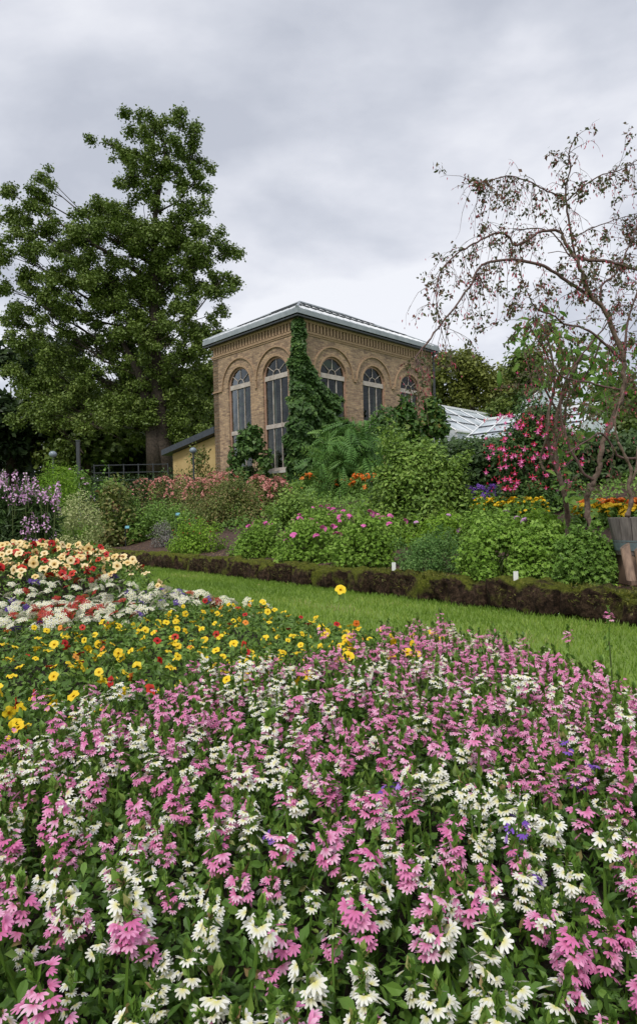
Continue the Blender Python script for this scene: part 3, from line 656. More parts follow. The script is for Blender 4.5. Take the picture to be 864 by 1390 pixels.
# a far row of woods
def woods(name, label, u0, u1, vt, Y, m, n):
    lobes = []; 
    for u in np.arange(u0, u1, 9): 
        c = at(u + rng.normal() * 4, vt + rng.normal() * 12, Y + rng.normal() * 2); gz = ground(c.x, c.y)
        h = c.z - gz
        for k in (.15, .45, .8): lobes.append(((c.x, c.y, gz + h * k), (1.5 + rng.random(), 1.6, h * .28)))
    P, d, idx = lobe_cloud(n, lobes, .5); g = Geo(); g.inst(LEAFQ, frames(d + rng.normal(size=d.shape) * .5 + np.array([0, 0, .4])) * (.5 * (.6 + .8 * rng.random(n)))[:, None, None], P, np.clip(rng.random(n) * .6 + (rng.random(len(lobes)) * .4)[idx], 0, 1))
    tag(g.obj(name, m), label, 'woods', kind='stuff')
woods('woods', 'dark mass of woodland closing the view behind the garden at left', -200, 330, 590, 64, LM['tree_dark'], 32000)
woods('woods', 'dark mass of woodland behind the glasshouses at right', 560, 1500, 585, 60, LM['tree_dark'], 26000)
#PLANTS#
# ------------------------------------------------------------------ mossy stone edging
wallroot = empty('stone_edging', (*rot_st(.1, 6), -.8)); tag(wallroot, 'low mossy dark stone edging between the lawn and the planted terrace', 'edging')
def stone(t0, t1, h, dw):
    # a rough block: rounded box grid displaced with noise
    g = Geo(); nt_, na = max(6, int((t1 - t0) / .035)), 22; V = []
    ph = rng.random(6) * 6
    for i in range(nt_ + 1):
        f = i / nt_; t = t0 + (t1 - t0) * f; e = min(f, 1 - f) * (t1 - t0); sh = 1 - .3 * math.exp(-(e / .04) ** 2 * 1.2)
        for j in range(na):
            a = 2 * math.pi * j / na; cu, cv = math.cos(a), math.sin(a); p = .32
            s = math.copysign(abs(cu) ** p, cu) * .5 * (.25 + dw); z = math.copysign(abs(cv) ** p, cv) * .5 * h
            nz = .014 * math.sin(t * 23 + ph[0] + a * 2 + 2 * math.sin(a * 2 + t * 7)) + .012 * math.sin(t * 41 + ph[1] + a * 5 + 2 * math.sin(a * 3)) + .007 * rng.normal() + .018 * math.sin(t * 9 + ph[2] - a * 2)
            s = s * sh + nz * cu; z = z * (sh * .5 + .5) + nz * cv
            X, Y = rot_st(s + .09, t); V.append((X, Y, -.8 + h / 2 + z))
    F_ = [(i * na + j, i * na + (j + 1) % na, (i + 1) * na + (j + 1) % na, (i + 1) * na + j) for i in range(nt_) for j in range(na)]
    V.append(np.mean(V[:na], axis=0)); F_ += [(len(V) - 1, (j + 1) % na, j) for j in range(na)]
    V.append(np.mean(V[nt_ * na:(nt_ + 1) * na], axis=0)); F_ += [(len(V) - 1, nt_ * na + j, nt_ * na + (j + 1) % na) for j in range(na)]
    V = [np.array(v) - np.array(wallroot.location) for v in V]
    g.add(V, F_); g.obj('stone', M['mossy'], wallroot, smooth=True)
t = -3.4
while t < 11.5:
    w_ = .45 + .4 * rng.random(); stone(t + .004, t + w_, .215 + .03 * rng.random(), .06 * rng.random()); t += w_

n = 21000; t_ = -3.4 + rng.random(n) * 15; f_ = rng.random(n); ok = (np.sin(t_ * 3.1) + np.sin(t_ * 7.7 + 1) + .6 * np.sin(t_ * 17)) > rng.normal(size=n) * .45 + .1; t_, f_ = t_[ok], f_[ok]; n = len(t_)
hang = rng.random(n) < .16; s_ = np.where(hang, -.055 - .03 * rng.random(n), -.05 + .27 * f_); z_ = np.where(hang, -.60 - .10 * rng.random(n) ** 2, -.585 + .02 * rng.random(n)) + .012 * np.sin(t_ * 9)
X, Y = rot_st(s_, t_); g = Geo(); g.inst(NARROW, frames(np.stack([rng.normal(size=n) - .4, rng.normal(size=n) - .4, rng.normal(size=n)], 1), np.stack([rng.normal(size=n) * .7, rng.normal(size=n) * .7 - .3, np.where(hang, -.3, 1)], 1)) * (.026 * (.5 + .9 * rng.random(n)))[:, None, None], np.stack([X, Y, z_], 1), rng.random(n))
tag(g.obj('moss', leafmat('moss_blade', (.05, .06, .008), (.12, .13, .018), (.22, .21, .04), trans=.1)), 'yellow green moss growing over the top of the stone edging', 'moss', kind='stuff')

# ------------------------------------------------------------------ terrace plants
def mound(name, label, cat, u, vb, wpx, vtop, tpl, size, n, m, group=None, fl=None, lump=.34, K=16, up=.5, dy=.8, base=None, stem_m=None, spread=1.0, shell=.55, taper=.75):
    """a leafy plant: foliage over lumpy lobes, stems below; fl = (mesh list, count, size, where) flower heads as parts"""
    p = hit(u, vb) if base is None else Vector(base); Rr = wpx / F * p.y; h = at(u, vtop, p.y + Rr * .3).z - p.z; h = max(h, .08)
    root = empty(name, p); tag(root, label, cat, group); lobes = []
    for i in range(K):
        a = 2.4 * i + rng.random(); q = ((i + .5) / K) ** .5 * (.9 + .2 * rng.random()); zt = math.sqrt(max(0, 1 - min(q, 1) ** 2)) 
        r = lump * Rr * (.75 + .5 * rng.random()); rz = min(r, h * .32)
        for z in ([zt] if q < .55 else [zt, zt * .3]):
            lobes.append(((q * math.cos(a) * Rr * taper, q * math.sin(a) * Rr * taper * dy, max(rz * .7, z * (h - rz) + rng.normal() * .03 * h)), (r, r, rz)))
    nbase = len(lobes); cap = sum(math.prod(l[1]) ** (2 / 3) for l in lobes)
    for i in range(max(4, K // 2)):       # shoots that break the outline
        c0, r0 = lobes[rng.integers(nbase)]; dv = np.array([c0[0], c0[1] * .8, c0[2] * .9]); dv = dv / (np.linalg.norm(dv) + 1e-6) + np.array([rng.normal() * .2, rng.normal() * .2, .55])
        for q in (.75, 1.15): lobes.append((tuple(np.array(c0) + dv * r0[0] * q * (.8 + .5 * rng.random())), (r0[0] * .34, r0[0] * .34, r0[0] * .42)))
    P, d, idx = lobe_cloud(n, lobes, shell); P = P + rng.normal(size=P.shape) * (.035 * Rr + .25 * size); P[:, 2] = np.maximum(P[:, 2], .01)
    nr = d * .8 + rng.normal(size=d.shape) * .45 + np.array([0, -.15, up]); sz = size * (.55 + .8 * rng.random(n)); tl = rng.random(len(lobes)) * .35
    g = Geo(); sp = rng.normal(size=(n, 3)) * .7 + d * spread
    g.inst(tpl, frames(nr, sp) * sz[:, None, None], P, np.clip(rng.random(n) * .65 + tl[idx], 0, 1)); g.obj('foliage', m, root)
    g = Geo()
    for i in range(9):
        a = rng.random() * 6.28; c = lobes[rng.integers(len(lobes))][0]
        g.tube([(.08 * Rr * math.cos(a), .08 * Rr * math.sin(a), 0), (c[0] * .5, c[1] * .5, c[2] * .55), c], [.012, .009, .004], 5)
    g.obj('stem', stem_m or M['stem'], root)
    if fl:
        me, cnt, fs, mode = fl
        for i in range(cnt):
            a = rng.random() * 6.28 if mode != 'front' else -math.pi * rng.random(); q = (rng.random() ** .5) * .95
            z = h * (math.sqrt(1 - q * q) * .95 + .08) if mode != 'side' else h * rng.random()
            if mode == 'side': q = math.sqrt(max(.05, 1 - (z / h) ** 2)) * 1.0
            loc = (q * math.cos(a) * Rr, q * math.sin(a) * Rr * dy - .02, z + .02)
            inst_obj('blossom', me[i % len(me)], root, loc, (rng.normal() * .35 + .35, rng.normal() * .4, rng.random() * 6), fs * (.75 + .5 * rng.random()))
    return root
def near(u, Y): p = at(u, 720, Y); return Vector((p.x, p.y, ground(p.x, p.y)))
# small flower heads (unit about 1 m, scaled on use)
def head(name, m, nfl, r, tpl, psz, flat=.5, stem=0, hang=False, np_=5):
    g = Geo(); P = []; Nn = []; 
    for i in range(nfl):
        d = rdir(1)[0]; d[2] = abs(d[2]); P.append(d * [r, r, r * flat]); Nn.append(d + [0, 0, .6])
    P = np.array(P); Nn = np.array(Nn)
    for k in range(np_):
        fr = frames(Nn, np.array([[math.cos(2 * math.pi * k / np_ + j), math.sin(2 * math.pi * k / np_ + j), 0] for j in range(nfl)]))
        g.inst(tpl, fr * psz, P, np.clip(rng.random(nfl) * .5 + .3 * rng.random(), 0, 1), m=0)
    if stem: g.tube([(0, 0, -stem), (0, 0, 0)], .03, 4, m=1)
    return g.mesh(name, [m, M['stem']])
PETAL = Tpl([(0, 0, 0), (.38, .6, .05), (.25, 1, 0), (-.25, 1, 0), (-.38, .6, .05)], [(0, 1, 2), (0, 2, 3), (0, 3, 4)], [1, 0, 0, 0, 0])
H_ger = [head('geranium_head', LM['hotpink'], 9, .5, PETAL, .34, .7, 1.5) for _ in range(2)]
H_red = [head('red_head', LM['crimson'], 5, .4, PETAL, .4, .6, 1) for _ in range(2)]
H_pale = [head('pale_head', LM['lilac'], 6, .5, PETAL, .35, .6, 1) for _ in range(2)]
H_yel = [head('yellow_head', LM['yellow'], 8, .5, PETAL, .4, .4) for _ in range(2)]
H_org = [head('orange_head', LM['orange'], 8, .5, PETAL, .4, .4) for _ in range(2)]
H_sal = [head('salmon_head', LM['salmon'], 10, .6, PETAL, .32, 1.2) for _ in range(2)]
H_pur = [head('purple_head', LM['violet'], 12, .45, PETAL, .25, 2.6) for _ in range(2)]
H_wht = [head('white_head', LM['white'], 10, .5, PETAL, .3, .5) for _ in range(2)]
def fuchsia_flower(ma, mb):
    g = Geo()       # hanging: tube, four flared sepals, skirt
    g.tube([(0, 0, 0), (0, 0, -.35), (0, 0, -.5)], [.07, .09, .14], 6)
    for k in range(4):
        a = k * math.pi / 2; c, s = math.cos(a), math.sin(a); g.add([(.1 * c, .1 * s, -.45), (.42 * c - .13 * s, .42 * s + .13 * c, -.58), (.75 * c, .75 * s, -.45), (.42 * c + .13 * s, .42 * s - .13 * c, -.58)], [(0, 1, 2, 3)], 0, .6)
    V = [(.12 * math.cos(k), .12 * math.sin(k), -.5) for k in np.arange(8) * math.pi / 4] + [((.3 + .05 * (i % 2)) * math.cos(k), (.3 + .05 * (i % 2)) * math.sin(k), -.95) for i, k in enumerate(np.arange(8) * math.pi / 4)]
    g.add(V, [(i, (i + 1) % 8, 8 + (i + 1) % 8, 8 + i) for i in range(8)], 1, .7)
    for k in range(3): g.tube([(0, 0, -.9), (.05 * math.cos(k * 2), .05 * math.sin(k * 2), -1.35)], .015, 3, 0)
    return g.mesh('fuchsia_flower', [ma, mb])
FUX = [fuchsia_flower(LM['magenta'], LM['hotpink']), fuchsia_flower(LM['crimson'], LM['magenta'])]

gm = 'pale green scented geranium mounds behind the stone edging'
for (u, vb, wp, vt, nf, tp, m_, lab) in (
    (338, 758, 44, 712, 3, LOBED, 'geranium', 'bright green geranium mound just right of the small red flowered mound'),
    (405, 765, 50, 704, 6, LOBED, 'geranium', 'green geranium mound with loose pink heads, second along the edging'),
    (480, 772, 52, 698, 4, LOBED, 'geranium', 'yellowish green geranium mound behind the mossy edging, left of the finer leaved mound'),
    (572, 782, 52, 722, 0, FINE, 'geranium_fine', 'fine leaved greyer green geranium mound behind the first white plant label'),
    (655, 790, 55, 706, 0, LOBED, 'geranium', 'lush green geranium mound between the two white plant labels'),
    (718, 790, 48, 712, 0, LOBED, 'geranium', 'green geranium mound directly behind the second white plant label'),
    (775, 796, 46, 716, 0, LOBED, 'green', 'darker fern leaved geranium mound next to the wooden tub'),
    (440, 735, 50, 690, 9, LOBED, 'geranium', 'geranium mound in the second row topped with bright pink flower heads'),
    (520, 745, 48, 700, 3, LOBED, 'geranium', 'geranium mound in the second row below the big green bush'),
    (600, 748, 50, 698, 2, LOBED, 'bright', 'yellow green geranium mound in the second row with pale flowers'),
    (665, 742, 52, 694, 2, LOBED, 'geranium', 'broad geranium mound in the second row beneath the purple flowers'),
    (730, 745, 46, 692, 1, LOBED, 'bright', 'bright geranium mound in the second row below the fuchsia bush')):
    mound('geranium_plant', lab, 'plant', u, vb, wp, vt, tp, .032 if tp is LOBED else .02, 5200 if tp is LOBED else 7000, LM[m_], gm, fl=(H_ger if u < 560 else H_pale, int(nf * 2), .065, 'top'), K=26, lump=.25, dy=.7, base=(lambda q: Vector((q.x + .14, q.y + .11, ground(q.x + .14, q.y + .11))))(hit(u, vb)) if vb > 750 else None)
mound('geranium_plant', 'small rounded plant dotted with red flowers at the near bend of the soil', 'plant', 268, 750, 40, 706, LOBED, .03, 4200, LM['bright'], 'low plants behind the left end of the edging', fl=(H_red, 26, .026, 'top'))
lo = 'low plants behind the left end of the edging'
mound('perennial_plant', 'dull grey purple leaved plant left of the red flowered mound', 'plant', 222, 742, 20, 706, LEAF, .035, 1800, LM['grey'], lo)
mound('perennial_plant', 'spreading mid green plant behind the dark soil', 'plant', 170, 738, 44, 688, LEAF, .075, 5200, LM['green'], lo)
mound('perennial_plant', 'mid green leafy plant left of the reddish bush', 'plant', 222, 728, 48, 674, LEAF, .06, 4600, LM['green'], lo)
mound('perennial_plant', 'dark rosette plant with broad purple tinged leaves', 'plant', 155, 704, 30, 648, LEAF, .11, 1500, LM['rust'], lo, base=near(155, 15))
mound('perennial_plant', 'green leafed top growing above the purple tinged rosette', 'plant', 152, 700, 34, 645, LEAF, .09, 1500, LM['green'], lo, base=near(152, 15.4))
mound('perennial_plant', 'pale variegated yellow green mound beside the bare root mound', 'plant', 108, 724, 36, 668, LEAF, .045, 6000, LM['varieg'], lo, base=near(108, 13))
mound('shrub', 'bright lime green feathery shrub behind the lilac flowers', 'shrub', 82, 700, 44, 630, NARROW, .09, 9000, LM['bright'], 'green shrubs at left', up=.8, base=near(82, 15.5))
mound('shrub', 'lower lime green feathery shrub in front of the larger one', 'shrub', 62, 712, 34, 664, NARROW, .08, 5000, LM['green'], 'green shrubs at left', up=.8, base=near(62, 13.6))
mound('shrub', 'pale flowered rose shrub behind the lime green shrub', 'shrub', 108, 668, 26, 634, LEAF, .1, 1500, LM['green'], 'green shrubs at left', fl=(H_pale, 8, .07, 'top'), base=near(108, 18))
mound('shrub', 'mixed red and green leaved bush between the salmon flowers and the pink geraniums', 'shrub', 322, 712, 46, 646, LEAF, .06, 7500, LM['rust'], 'bushes in the middle border', fl=(H_red, 10, .04, 'side'))
mound('shrub', 'dark green bush behind the geranium topped with bright pink heads', 'shrub', 402, 714, 42, 664, LEAF, .07, 5200, LM['bush'], 'bushes in the middle border')
mound('shrub', 'small crimson flowered bush at the foot of the reddish bush', 'shrub', 282, 706, 22, 674, LEAF, .05, 2200, LM['rust'], 'bushes in the middle border', fl=(H_red, 14, .045, 'side'))
# long salmon drift and its white back row
for i, u in enumerate((196, 222, 248, 272, 298, 352, 376)):
    mound('salmon_flower_plant', 'salmon pink flowering plant in the long drift below the orangery', 'plant', u, 694 + 4 * (i % 2), 25, 652 - 2 * (i % 3), LEAF, .07, 1700, LM['rust'], 'salmon flowering plants of the long drift', fl=(H_sal, 95, .062, 'top'), K=10)
for i, u in enumerate((190, 208, 226, 246, 286, 300)):
    mound('salmon_flower_plant', 'salmon pink flowering plant in the long drift below the orangery', 'plant', u + 8, 676, 24, 643, LEAF, .08, 1200, LM['rust'], 'salmon flowering plants of the long drift', fl=(H_sal, 90, .07, 'top'), K=10)
for u in (180, 198, 216, 234, 252):
    mound('white_flower_plant', 'white flowering plant in the row behind the salmon drift', 'plant', u, 660, 14, 641, LEAF, .08, 700, LM['green'], 'white flowering plants behind the salmon drift', fl=(H_wht, 16, .12, 'top'), K=8)
for u in (420, 442, 464, 486, 508, 528):
    mound('orange_flower_plant', 'orange flowering plant in the row below the climbing ivy', 'plant', u, 676, 15, 645, LEAF, .07, 900, LM['green'], 'orange flowering plants below the ivy', fl=(H_org, 16, .10, 'top'), K=8)
for u in (604, 620, 636, 652, 668):
    mound('purple_flower_plant', 'purple flowering plant in the strip left of the fuchsia stems', 'plant', u, 701, 14, 664, LEAF, .05, 900, LM['green'], 'purple flowering plants', fl=(H_pur, 44, .05, 'top'), K=8)
for u in (650, 666, 682, 698, 714, 732):
    mound('yellow_flower_plant', 'yellow orange flowering plant beneath the fuchsia bush', 'plant', u, 708, 13, 678, LEAF, .05, 900, LM['green'], 'yellow flowering plants beneath the fuchsia bush', fl=(H_yel, 22, .042, 'top'), K=8)
for i, u in enumerate((790, 806, 822, 838, 854, 872)):
    mound('yellow_flower_plant', 'yellow flowering plant in the row by the wooden tub', 'plant', u, 712, 14, 688, LEAF, .05, 900, LM['green'], 'yellow flowering plants by the wooden tub', fl=(H_yel, 16, .06, 'top'), K=8)
    mound('orange_flower_plant', 'small orange flowering plant in the row behind the yellow ones by the tub', 'plant', u + 6, 704, 15, 681, LEAF, .05, 900, LM['rust'], 'orange flowering plants by the tub', fl=(H_org, 18, .07, 'top'), K=8)
# larger shrubs before the walls
mound('shrub', 'large light green bush in front of the long side of the orangery', 'shrub', 572, 716, 74, 602, LEAF, .068, 34000, LM['bush'], 'big shrubs round the orangery', K=44, lump=.24, shell=.7, stem_m=M['stem_brown'])
mound('shrub', 'dark lower bush at the left foot of the large light green bush', 'shrub', 528, 712, 34, 650, LEAF, .08, 5000, LM['dark'], 'big shrubs round the orangery', fl=(H_pale, 5, .05, 'side'))
mound('sumac_shrub', 'feathery deep green shrub just right of the ivy at its foot', 'shrub', 475, 672, 40, 578, FROND, .5, 900, LM['sumac'], 'big shrubs round the orangery', K=26, lump=.3, up=.7, stem_m=M['stem_brown'])
mound('shrub', 'dense green shrub under the middle window of the long side', 'shrub', 520, 668, 32, 556, LEAF, .17, 4200, LM['ivy'], 'big shrubs round the orangery', base=Vector((*at(520, 640, 24.6).xy, 1.0)), stem_m=M['stem_brown'])
mound('creeper', 'bushy creeper with reddening leaves below the last arched window', 'climber', 548, 660, 28, 545, IVYL, .19, 3000, LM['creeper'], 'creepers on the orangery', base=Vector((*at(552, 640, 27.2).xy, 1.1)), stem_m=M['stem_brown'])
mound('creeper', 'green creeper at the far right corner of the orangery', 'climber', 585, 660, 24, 542, IVYL, .2, 3000, LM['creeper'], 'creepers on the orangery', base=Vector((*at(588, 640, 28.8).xy, 1.1)), stem_m=M['stem_brown'])
mound('creeper', 'rounded climbing shrub covering the foot of the far left arched window', 'climber', 338, 662, 25, 580, IVYL, .17, 3600, LM['ivy'], 'creepers on the orangery', base=Vector((*at(340, 640, 26.4).xy, .9)), stem_m=M['stem_brown'], taper=.85)
mound('shrub', 'low brownish shrub before the yellow shed wall', 'shrub', 268, 662, 22, 606, LEAF, .14, 1500, LM['rust'], 'big shrubs round the orangery', base=Vector((*at(270, 640, 27.5).xy, 1.0)))
mound('shrub', 'dark bush left of the far left window on the bare brick', 'shrub', 292, 668, 18, 632, LEAF, .12, 1300, LM['green'], 'big shrubs round the orangery')
# hedge
def hedge(name, label, u0, u1, vt, Y, m, n):
    a, b_ = at(u0, 640, Y), at(u1, 640, Y); lobes = []
    for k in np.linspace(0, 1, 26):
        c = lerp(a, b_, k); gz = ground(c.x, c.y); top = at(lerp(u0, u1, k), vt + rng.normal() * 5, Y).z
        for q in (.15, .4, .65, .85): lobes.append(((c.x, c.y + rng.normal() * .2, gz + (top - gz) * q), (.55, .6, (top - gz) * .17)))
    P, d, idx = lobe_cloud(n, lobes, .5); g = Geo(); c0 = np.array([a.x, a.y, ground(a.x, a.y)])
    g.inst(LEAF, frames(d + rng.normal(size=d.shape) * .4 + np.array([0, 0, .3])) * (.085 * (.6 + .8 * rng.random(n)))[:, None, None], P - c0, rng.random(n) * .8)
    root = empty(name, c0); tag(root, label, 'hedge'); g.obj('foliage', m, root); return root
hedge('hedge', 'long dark green hedge behind the fuchsia bush', 612, 1000, 592, 11.2, LM['dark'], 32000)
hedge('hedge', 'short dark hedge before the lamp post and the maple trunk', 110, 250, 645, 27, LM['dark'], 6000)

# lilac flower clumps at far left
for (u, vb, wp, vt, lab) in ((12, 748, 34, 668, 'tall lilac flowered clump cut by the left edge of the photo'), (52, 746, 26, 678, 'tall lilac flowered clump next to the lime green shrub')):
    p = at(u, 700, 6.9); p.z = -.8; rt = mound('obedient_plant', lab, 'plant', u, vb, wp, vt, NARROW, .13, 5200, LM['dark'], 'lilac flowered clumps', base=p, K=20, lump=.32, up=.1, taper=.9)
    sp_ = Geo(); Pn = []; Nn = []
    for i in range(26):
        uu = u + rng.normal() * wp * .55; vv = vt - 34 + abs(rng.normal()) * 44; top = at(uu, vv, 6.9 + rng.normal() * .25) - p
        sp_ = Geo(); bx = Vector((top.x * .8, top.y * .8, top.z - .5)); sp_.tube([bx, (top.x, top.y, top.z)], .006, 4, m=1)
        k = 30; z = top.z - .02 - rng.random(k) * .17; a = rng.random(k) * 6.28; rr = .012 + (top.z - z) * .14
        P = np.stack([top.x + rr * np.cos(a), top.y + rr * np.sin(a), z], 1); nr = np.stack([np.cos(a), np.sin(a), np.full(k, .5)], 1)
        sp_.inst(PETAL, frames(nr + rng.normal(size=nr.shape) * .5) * .024, P, rng.random(k), m=0); sp_.obj('flower_spike', [LM['lilac'], M['stem']], rt)

# fuchsia bush
p = hit(728, 695); rt = mound('fuchsia_bush', 'dense fuchsia bush hung with magenta pink flowers before the hedge', 'shrub', 722, 702, 66, 552, LEAF, .06, 19000, LM['ivy'], None, base=p, K=34, lump=.24, stem_m=M['bark_red'], shell=.6)
hh = at(722, 552, p.y).z - p.z; Rr = 66 / F * p.y
lb = rt.children[0]
for i in range(100):
    uu = 722 + (rng.random() * 2 - 1) * 68; vv = 556 + rng.random() * 105
    if abs(uu - 722) / 70 > 1 - max(0, (585 - vv) / 80): continue
    e = ((uu - 722) / 70) ** 2 + ((vv - 630) / 90) ** 2; q = at(uu, vv, p.y - Rr * .75 * math.sqrt(max(.02, 1 - min(e, .98)))) - p
    inst_obj('blossom', FUX[i % 2], rt, q, (rng.normal() * .2, rng.normal() * .2, rng.random() * 6), .066 * (.7 + .6 * rng.random()))
k = 190; gb = Geo(); uu = 722 + (rng.random(k) * 2 - 1) * 66; vv = 560 + rng.random(k) * 105
for u_, v_ in zip(uu, vv):
    e = min(.98, ((u_ - 722) / 72) ** 2 + ((v_ - 632) / 92) ** 2); q = at(u_, v_, p.y - Rr * .72 * math.sqrt(max(.02, 1 - e)) + rng.normal() * .05) - p
    gb.inst(NARROW, frames(rng.normal(size=(4, 3)) * [1, 1, .2], np.tile([0, 0, -1.], (4, 1)) + rng.normal(size=(4, 3)) * .35) * .042, np.tile(list(q), (4, 1)), rng.random(4))
o = gb.obj('flower_buds', LM['crimson'], rt); o['kind'] = 'stuff'
g = Geo()
for k in range(4): g.tube([(rng.normal() * .04, 0, -.02), (rng.normal() * .1, 0, .35), (rng.normal() * .3, .1, .8)], [.03, .024, .015], 6)
g.obj('trunk', M['bark_red'], rt, smooth=True)

# ------------------------------------------------------------------ climbing ivy at the near corner
def ivy():
    root = empty('climbing_ivy', (C0[0], C0[1] - .2, 1.0)); tag(root, 'broad green ivy climbing the near corner of the orangery up to the eaves', 'climber')
    o = np.array(root.location); zs = np.array([1, 2.5, 3.5, 4.5, 5.3, 5.9, 6.4, 7.2, 8.0]); 
    wr = np.array([2.3, 2.5, 2.45, 2.2, 1.6, .75, .32, .2, .16]); wl = np.array([.4, .5, .42, .38, .34, .32, .30, .16, .08]); th = np.array([.7, .6, .5, .45, .4, .3, .22, .18, .15])
    n = 15000; z = np.interp(rng.random(n), [0, .22, .42, .60, .74, .83, .9, .96, 1], zs); R_ = np.interp(z, zs, wr) * (1 + .16 * np.sin(z * 5.3) + .08 * np.sin(z * 13)); L_ = np.interp(z, zs, wl) * (1 + .25 * np.sin(z * 4.1 + 1)); T_ = np.interp(z, zs, th)
    s = -L_ + (R_ + L_) * rng.random(n); lay = rng.random(n) ** .6 * T_ * (.55 + .45 * np.sin(s * 5 + z * 3.1) * np.sin(z * 4.7 + s))
    dg = (nL + nR) / np.linalg.norm(nL + nR); wq = np.clip(s / .16, -1, 1)[:, None]
    no = np.where(wq > 0, dg * (1 - wq) + nR * wq, dg * (1 + wq) - nL * wq); no /= np.linalg.norm(no, axis=1, keepdims=True)
    P = C0 + np.where(s[:, None] > 0, dr * s[:, None], dl * (-s)[:, None]) + no * (.06 + lay)[:, None] + UP * z[:, None]
    nn = no + rng.normal(size=(n, 3)) * .42 + np.array([0, 0, .45]); sp = np.array([0, 0, -1]) + rng.normal(size=(n, 3)) * .5
    g = Geo(); g.inst(IVYL, frames(nn, sp) * (.17 * (.5 + .9 * rng.random(n)))[:, None, None], P - o, np.clip(rng.random(n) * .8 + .15 * np.sin(z * 3), 0, 1)); g.obj('foliage', LM['ivy'], root)
    g = Geo()
    for k in range(5):
        pts = [C0 + dr * (.1 + .35 * k * q) * (1 if k else 0) + (nR + nL) * .03 + UP * (1 + 6.6 * (1 - q) if k == 0 else 1 + 3.8 * q) - o for q in np.linspace(0, 1, 8)]; g.tube(pts, .03, 5)
    g.obj('stem', M['stem_brown'], root)
ivy()

# ------------------------------------------------------------------ big fuchsia tree with arching bare limbs, tub, angel's trumpet
YT = 5.2
def limb_pts(px, Y0, dyv=0):
    return [at(u, v, Y0 + dyv * i / max(1, len(px) - 1)) for i, (u, v) in enumerate(px)]
def smooth(pts, k=4):
    out = []
    for i in range(len(pts) - 1):
        p0, p1, p2, p3 = pts[max(i - 1, 0)], pts[i], pts[i + 1], pts[min(i + 2, len(pts) - 1)]
        for j in range(k):
            t = j / k; out.append(.5 * ((2 * p1) + (p2 - p0) * t + (2 * p0 - 5 * p1 + 4 * p2 - p3) * t * t + (3 * p1 - p0 - 3 * p2 + p3) * t ** 3))
    return out + [pts[-1]]
base = hit(812, 765); base.z -= .02; YT = base.y
ft = empty('fuchsia_tree', base); tag(ft, 'leggy fuchsia tree arching bare knotted limbs and hanging twigs across the sky', 'tree')
Z4 = lambda x, y: (540 + x / 2.667, 160 + y / 2.667)
LB = [  # (px polyline, start radius, end radius, depth shift, twigs)
 ([(812, 765), (806, 735), (797, 700), (796, 672), (806, 652), (813, 632), (818, 600), (832, 565), (844, 530), (846, 492)], .027, .021, 0, 3),
 ([(846, 492), Z4(770, 750), Z4(730, 675), Z4(690, 642), Z4(665, 570), Z4(640, 510), Z4(600, 440), Z4(590, 410)], .022, .013, -.3, 16),
 ([Z4(640, 500), Z4(615, 360), Z4(605, 260), Z4(622, 180), Z4(618, 120), Z4(650, 60)], .010, .004, -.4, 22),
 ([Z4(590, 410), Z4(520, 410), Z4(430, 462), Z4(400, 430), Z4(355, 415), Z4(285, 450), Z4(215, 490), Z4(160, 545), Z4(138, 610), Z4(140, 690), Z4(160, 780)], .013, .003, -.8, 30),
 ([Z4(700, 655), Z4(620, 600), Z4(540, 545), Z4(460, 520), Z4(390, 515), Z4(300, 535), Z4(265, 600), Z4(200, 690), Z4(130, 780), Z4(68, 860), (565, 488), (570, 500)], .016, .004, -1.0, 30),
 ([Z4(600, 290), Z4(540, 265), Z4(470, 230), Z4(400, 210), Z4(340, 225), Z4(260, 245)], .008, .003, -.2, 30),
 ([Z4(645, 500), Z4(700, 515), Z4(770, 520), (864, 366), (905, 380)], .016, .010, -.3, 12),
 ([Z4(610, 300), Z4(680, 240), Z4(740, 205), Z4(800, 190), (868, 215)], .007, .004, .2, 22),
 ([Z4(735, 680), Z4(735, 610), Z4(790, 560), Z4(830, 470), (866, 300), (880, 240)], .011, .005, .3, 26),
 ([(846, 492), Z4(760, 830), Z4(690, 770), Z4(600, 745), Z4(560, 715), Z4(500, 690), Z4(470, 640), Z4(440, 560)], .013, .003, -.9, 20),
 ([(846, 492), Z4(830, 740), Z4(860, 640), (880, 330)], .012, .006, .4, 16),
 ([Z4(620, 500), Z4(560, 420), Z4(500, 400), Z4(440, 405), Z4(415, 400)], .007, .003, .3, 12),
 ([Z4(640, 430), Z4(700, 400), Z4(780, 370), (864, 290)], .006, .003, .5, 18),
 ([(806, 652), (790, 640), (770, 600), (760, 560), (765, 520), (790, 480), (830, 430)], .014, .006, -.2, 10),
 ([(864, 622), (840, 620), (826, 600), (815, 588), (800, 595), (770, 615)], .013, .006, -.6, 3),
 ([(844, 530), (800, 520), (760, 510), (735, 470), (715, 440)], .010, .004, -.5, 14),
]
tw = Geo(); lf_P = []; fl_P = []
def grow(p, d, L0, r, droop, depth):
    n = 6; pts = [p]; dd = Vector(d).normalized()
    for i in range(n):
        dd = (dd + Vector(rng.normal(size=3)) * .16 + Vector((0, 0, -droop * .22))).normalized(); pts.append(pts[-1] + dd * L0 / n)
    tw.tube([q - base for q in pts], [r * (1 - .7 * i / n) for i in range(n + 1)], 4, cap=False)
    for i in range(1, n + 1):
        dense = .35 + .65 * (i / n)
        for _ in range(rng.poisson(6.5) if rng.random() < .24 * dense else 0): lf_P.append(pts[i] + Vector(rng.normal(size=3)) * .02)
        if rng.random() < .45 * dense: fl_P.append(pts[i] + Vector((rng.normal() * .015, rng.normal() * .015, -.012)))
    if depth:
        for i in (2, 3, 4, 5):
            if rng.random() < .55: grow(pts[i], (dd + Vector(rng.normal(size=3)) * .9), L0 * .55, r * .6, droop, depth - 1)
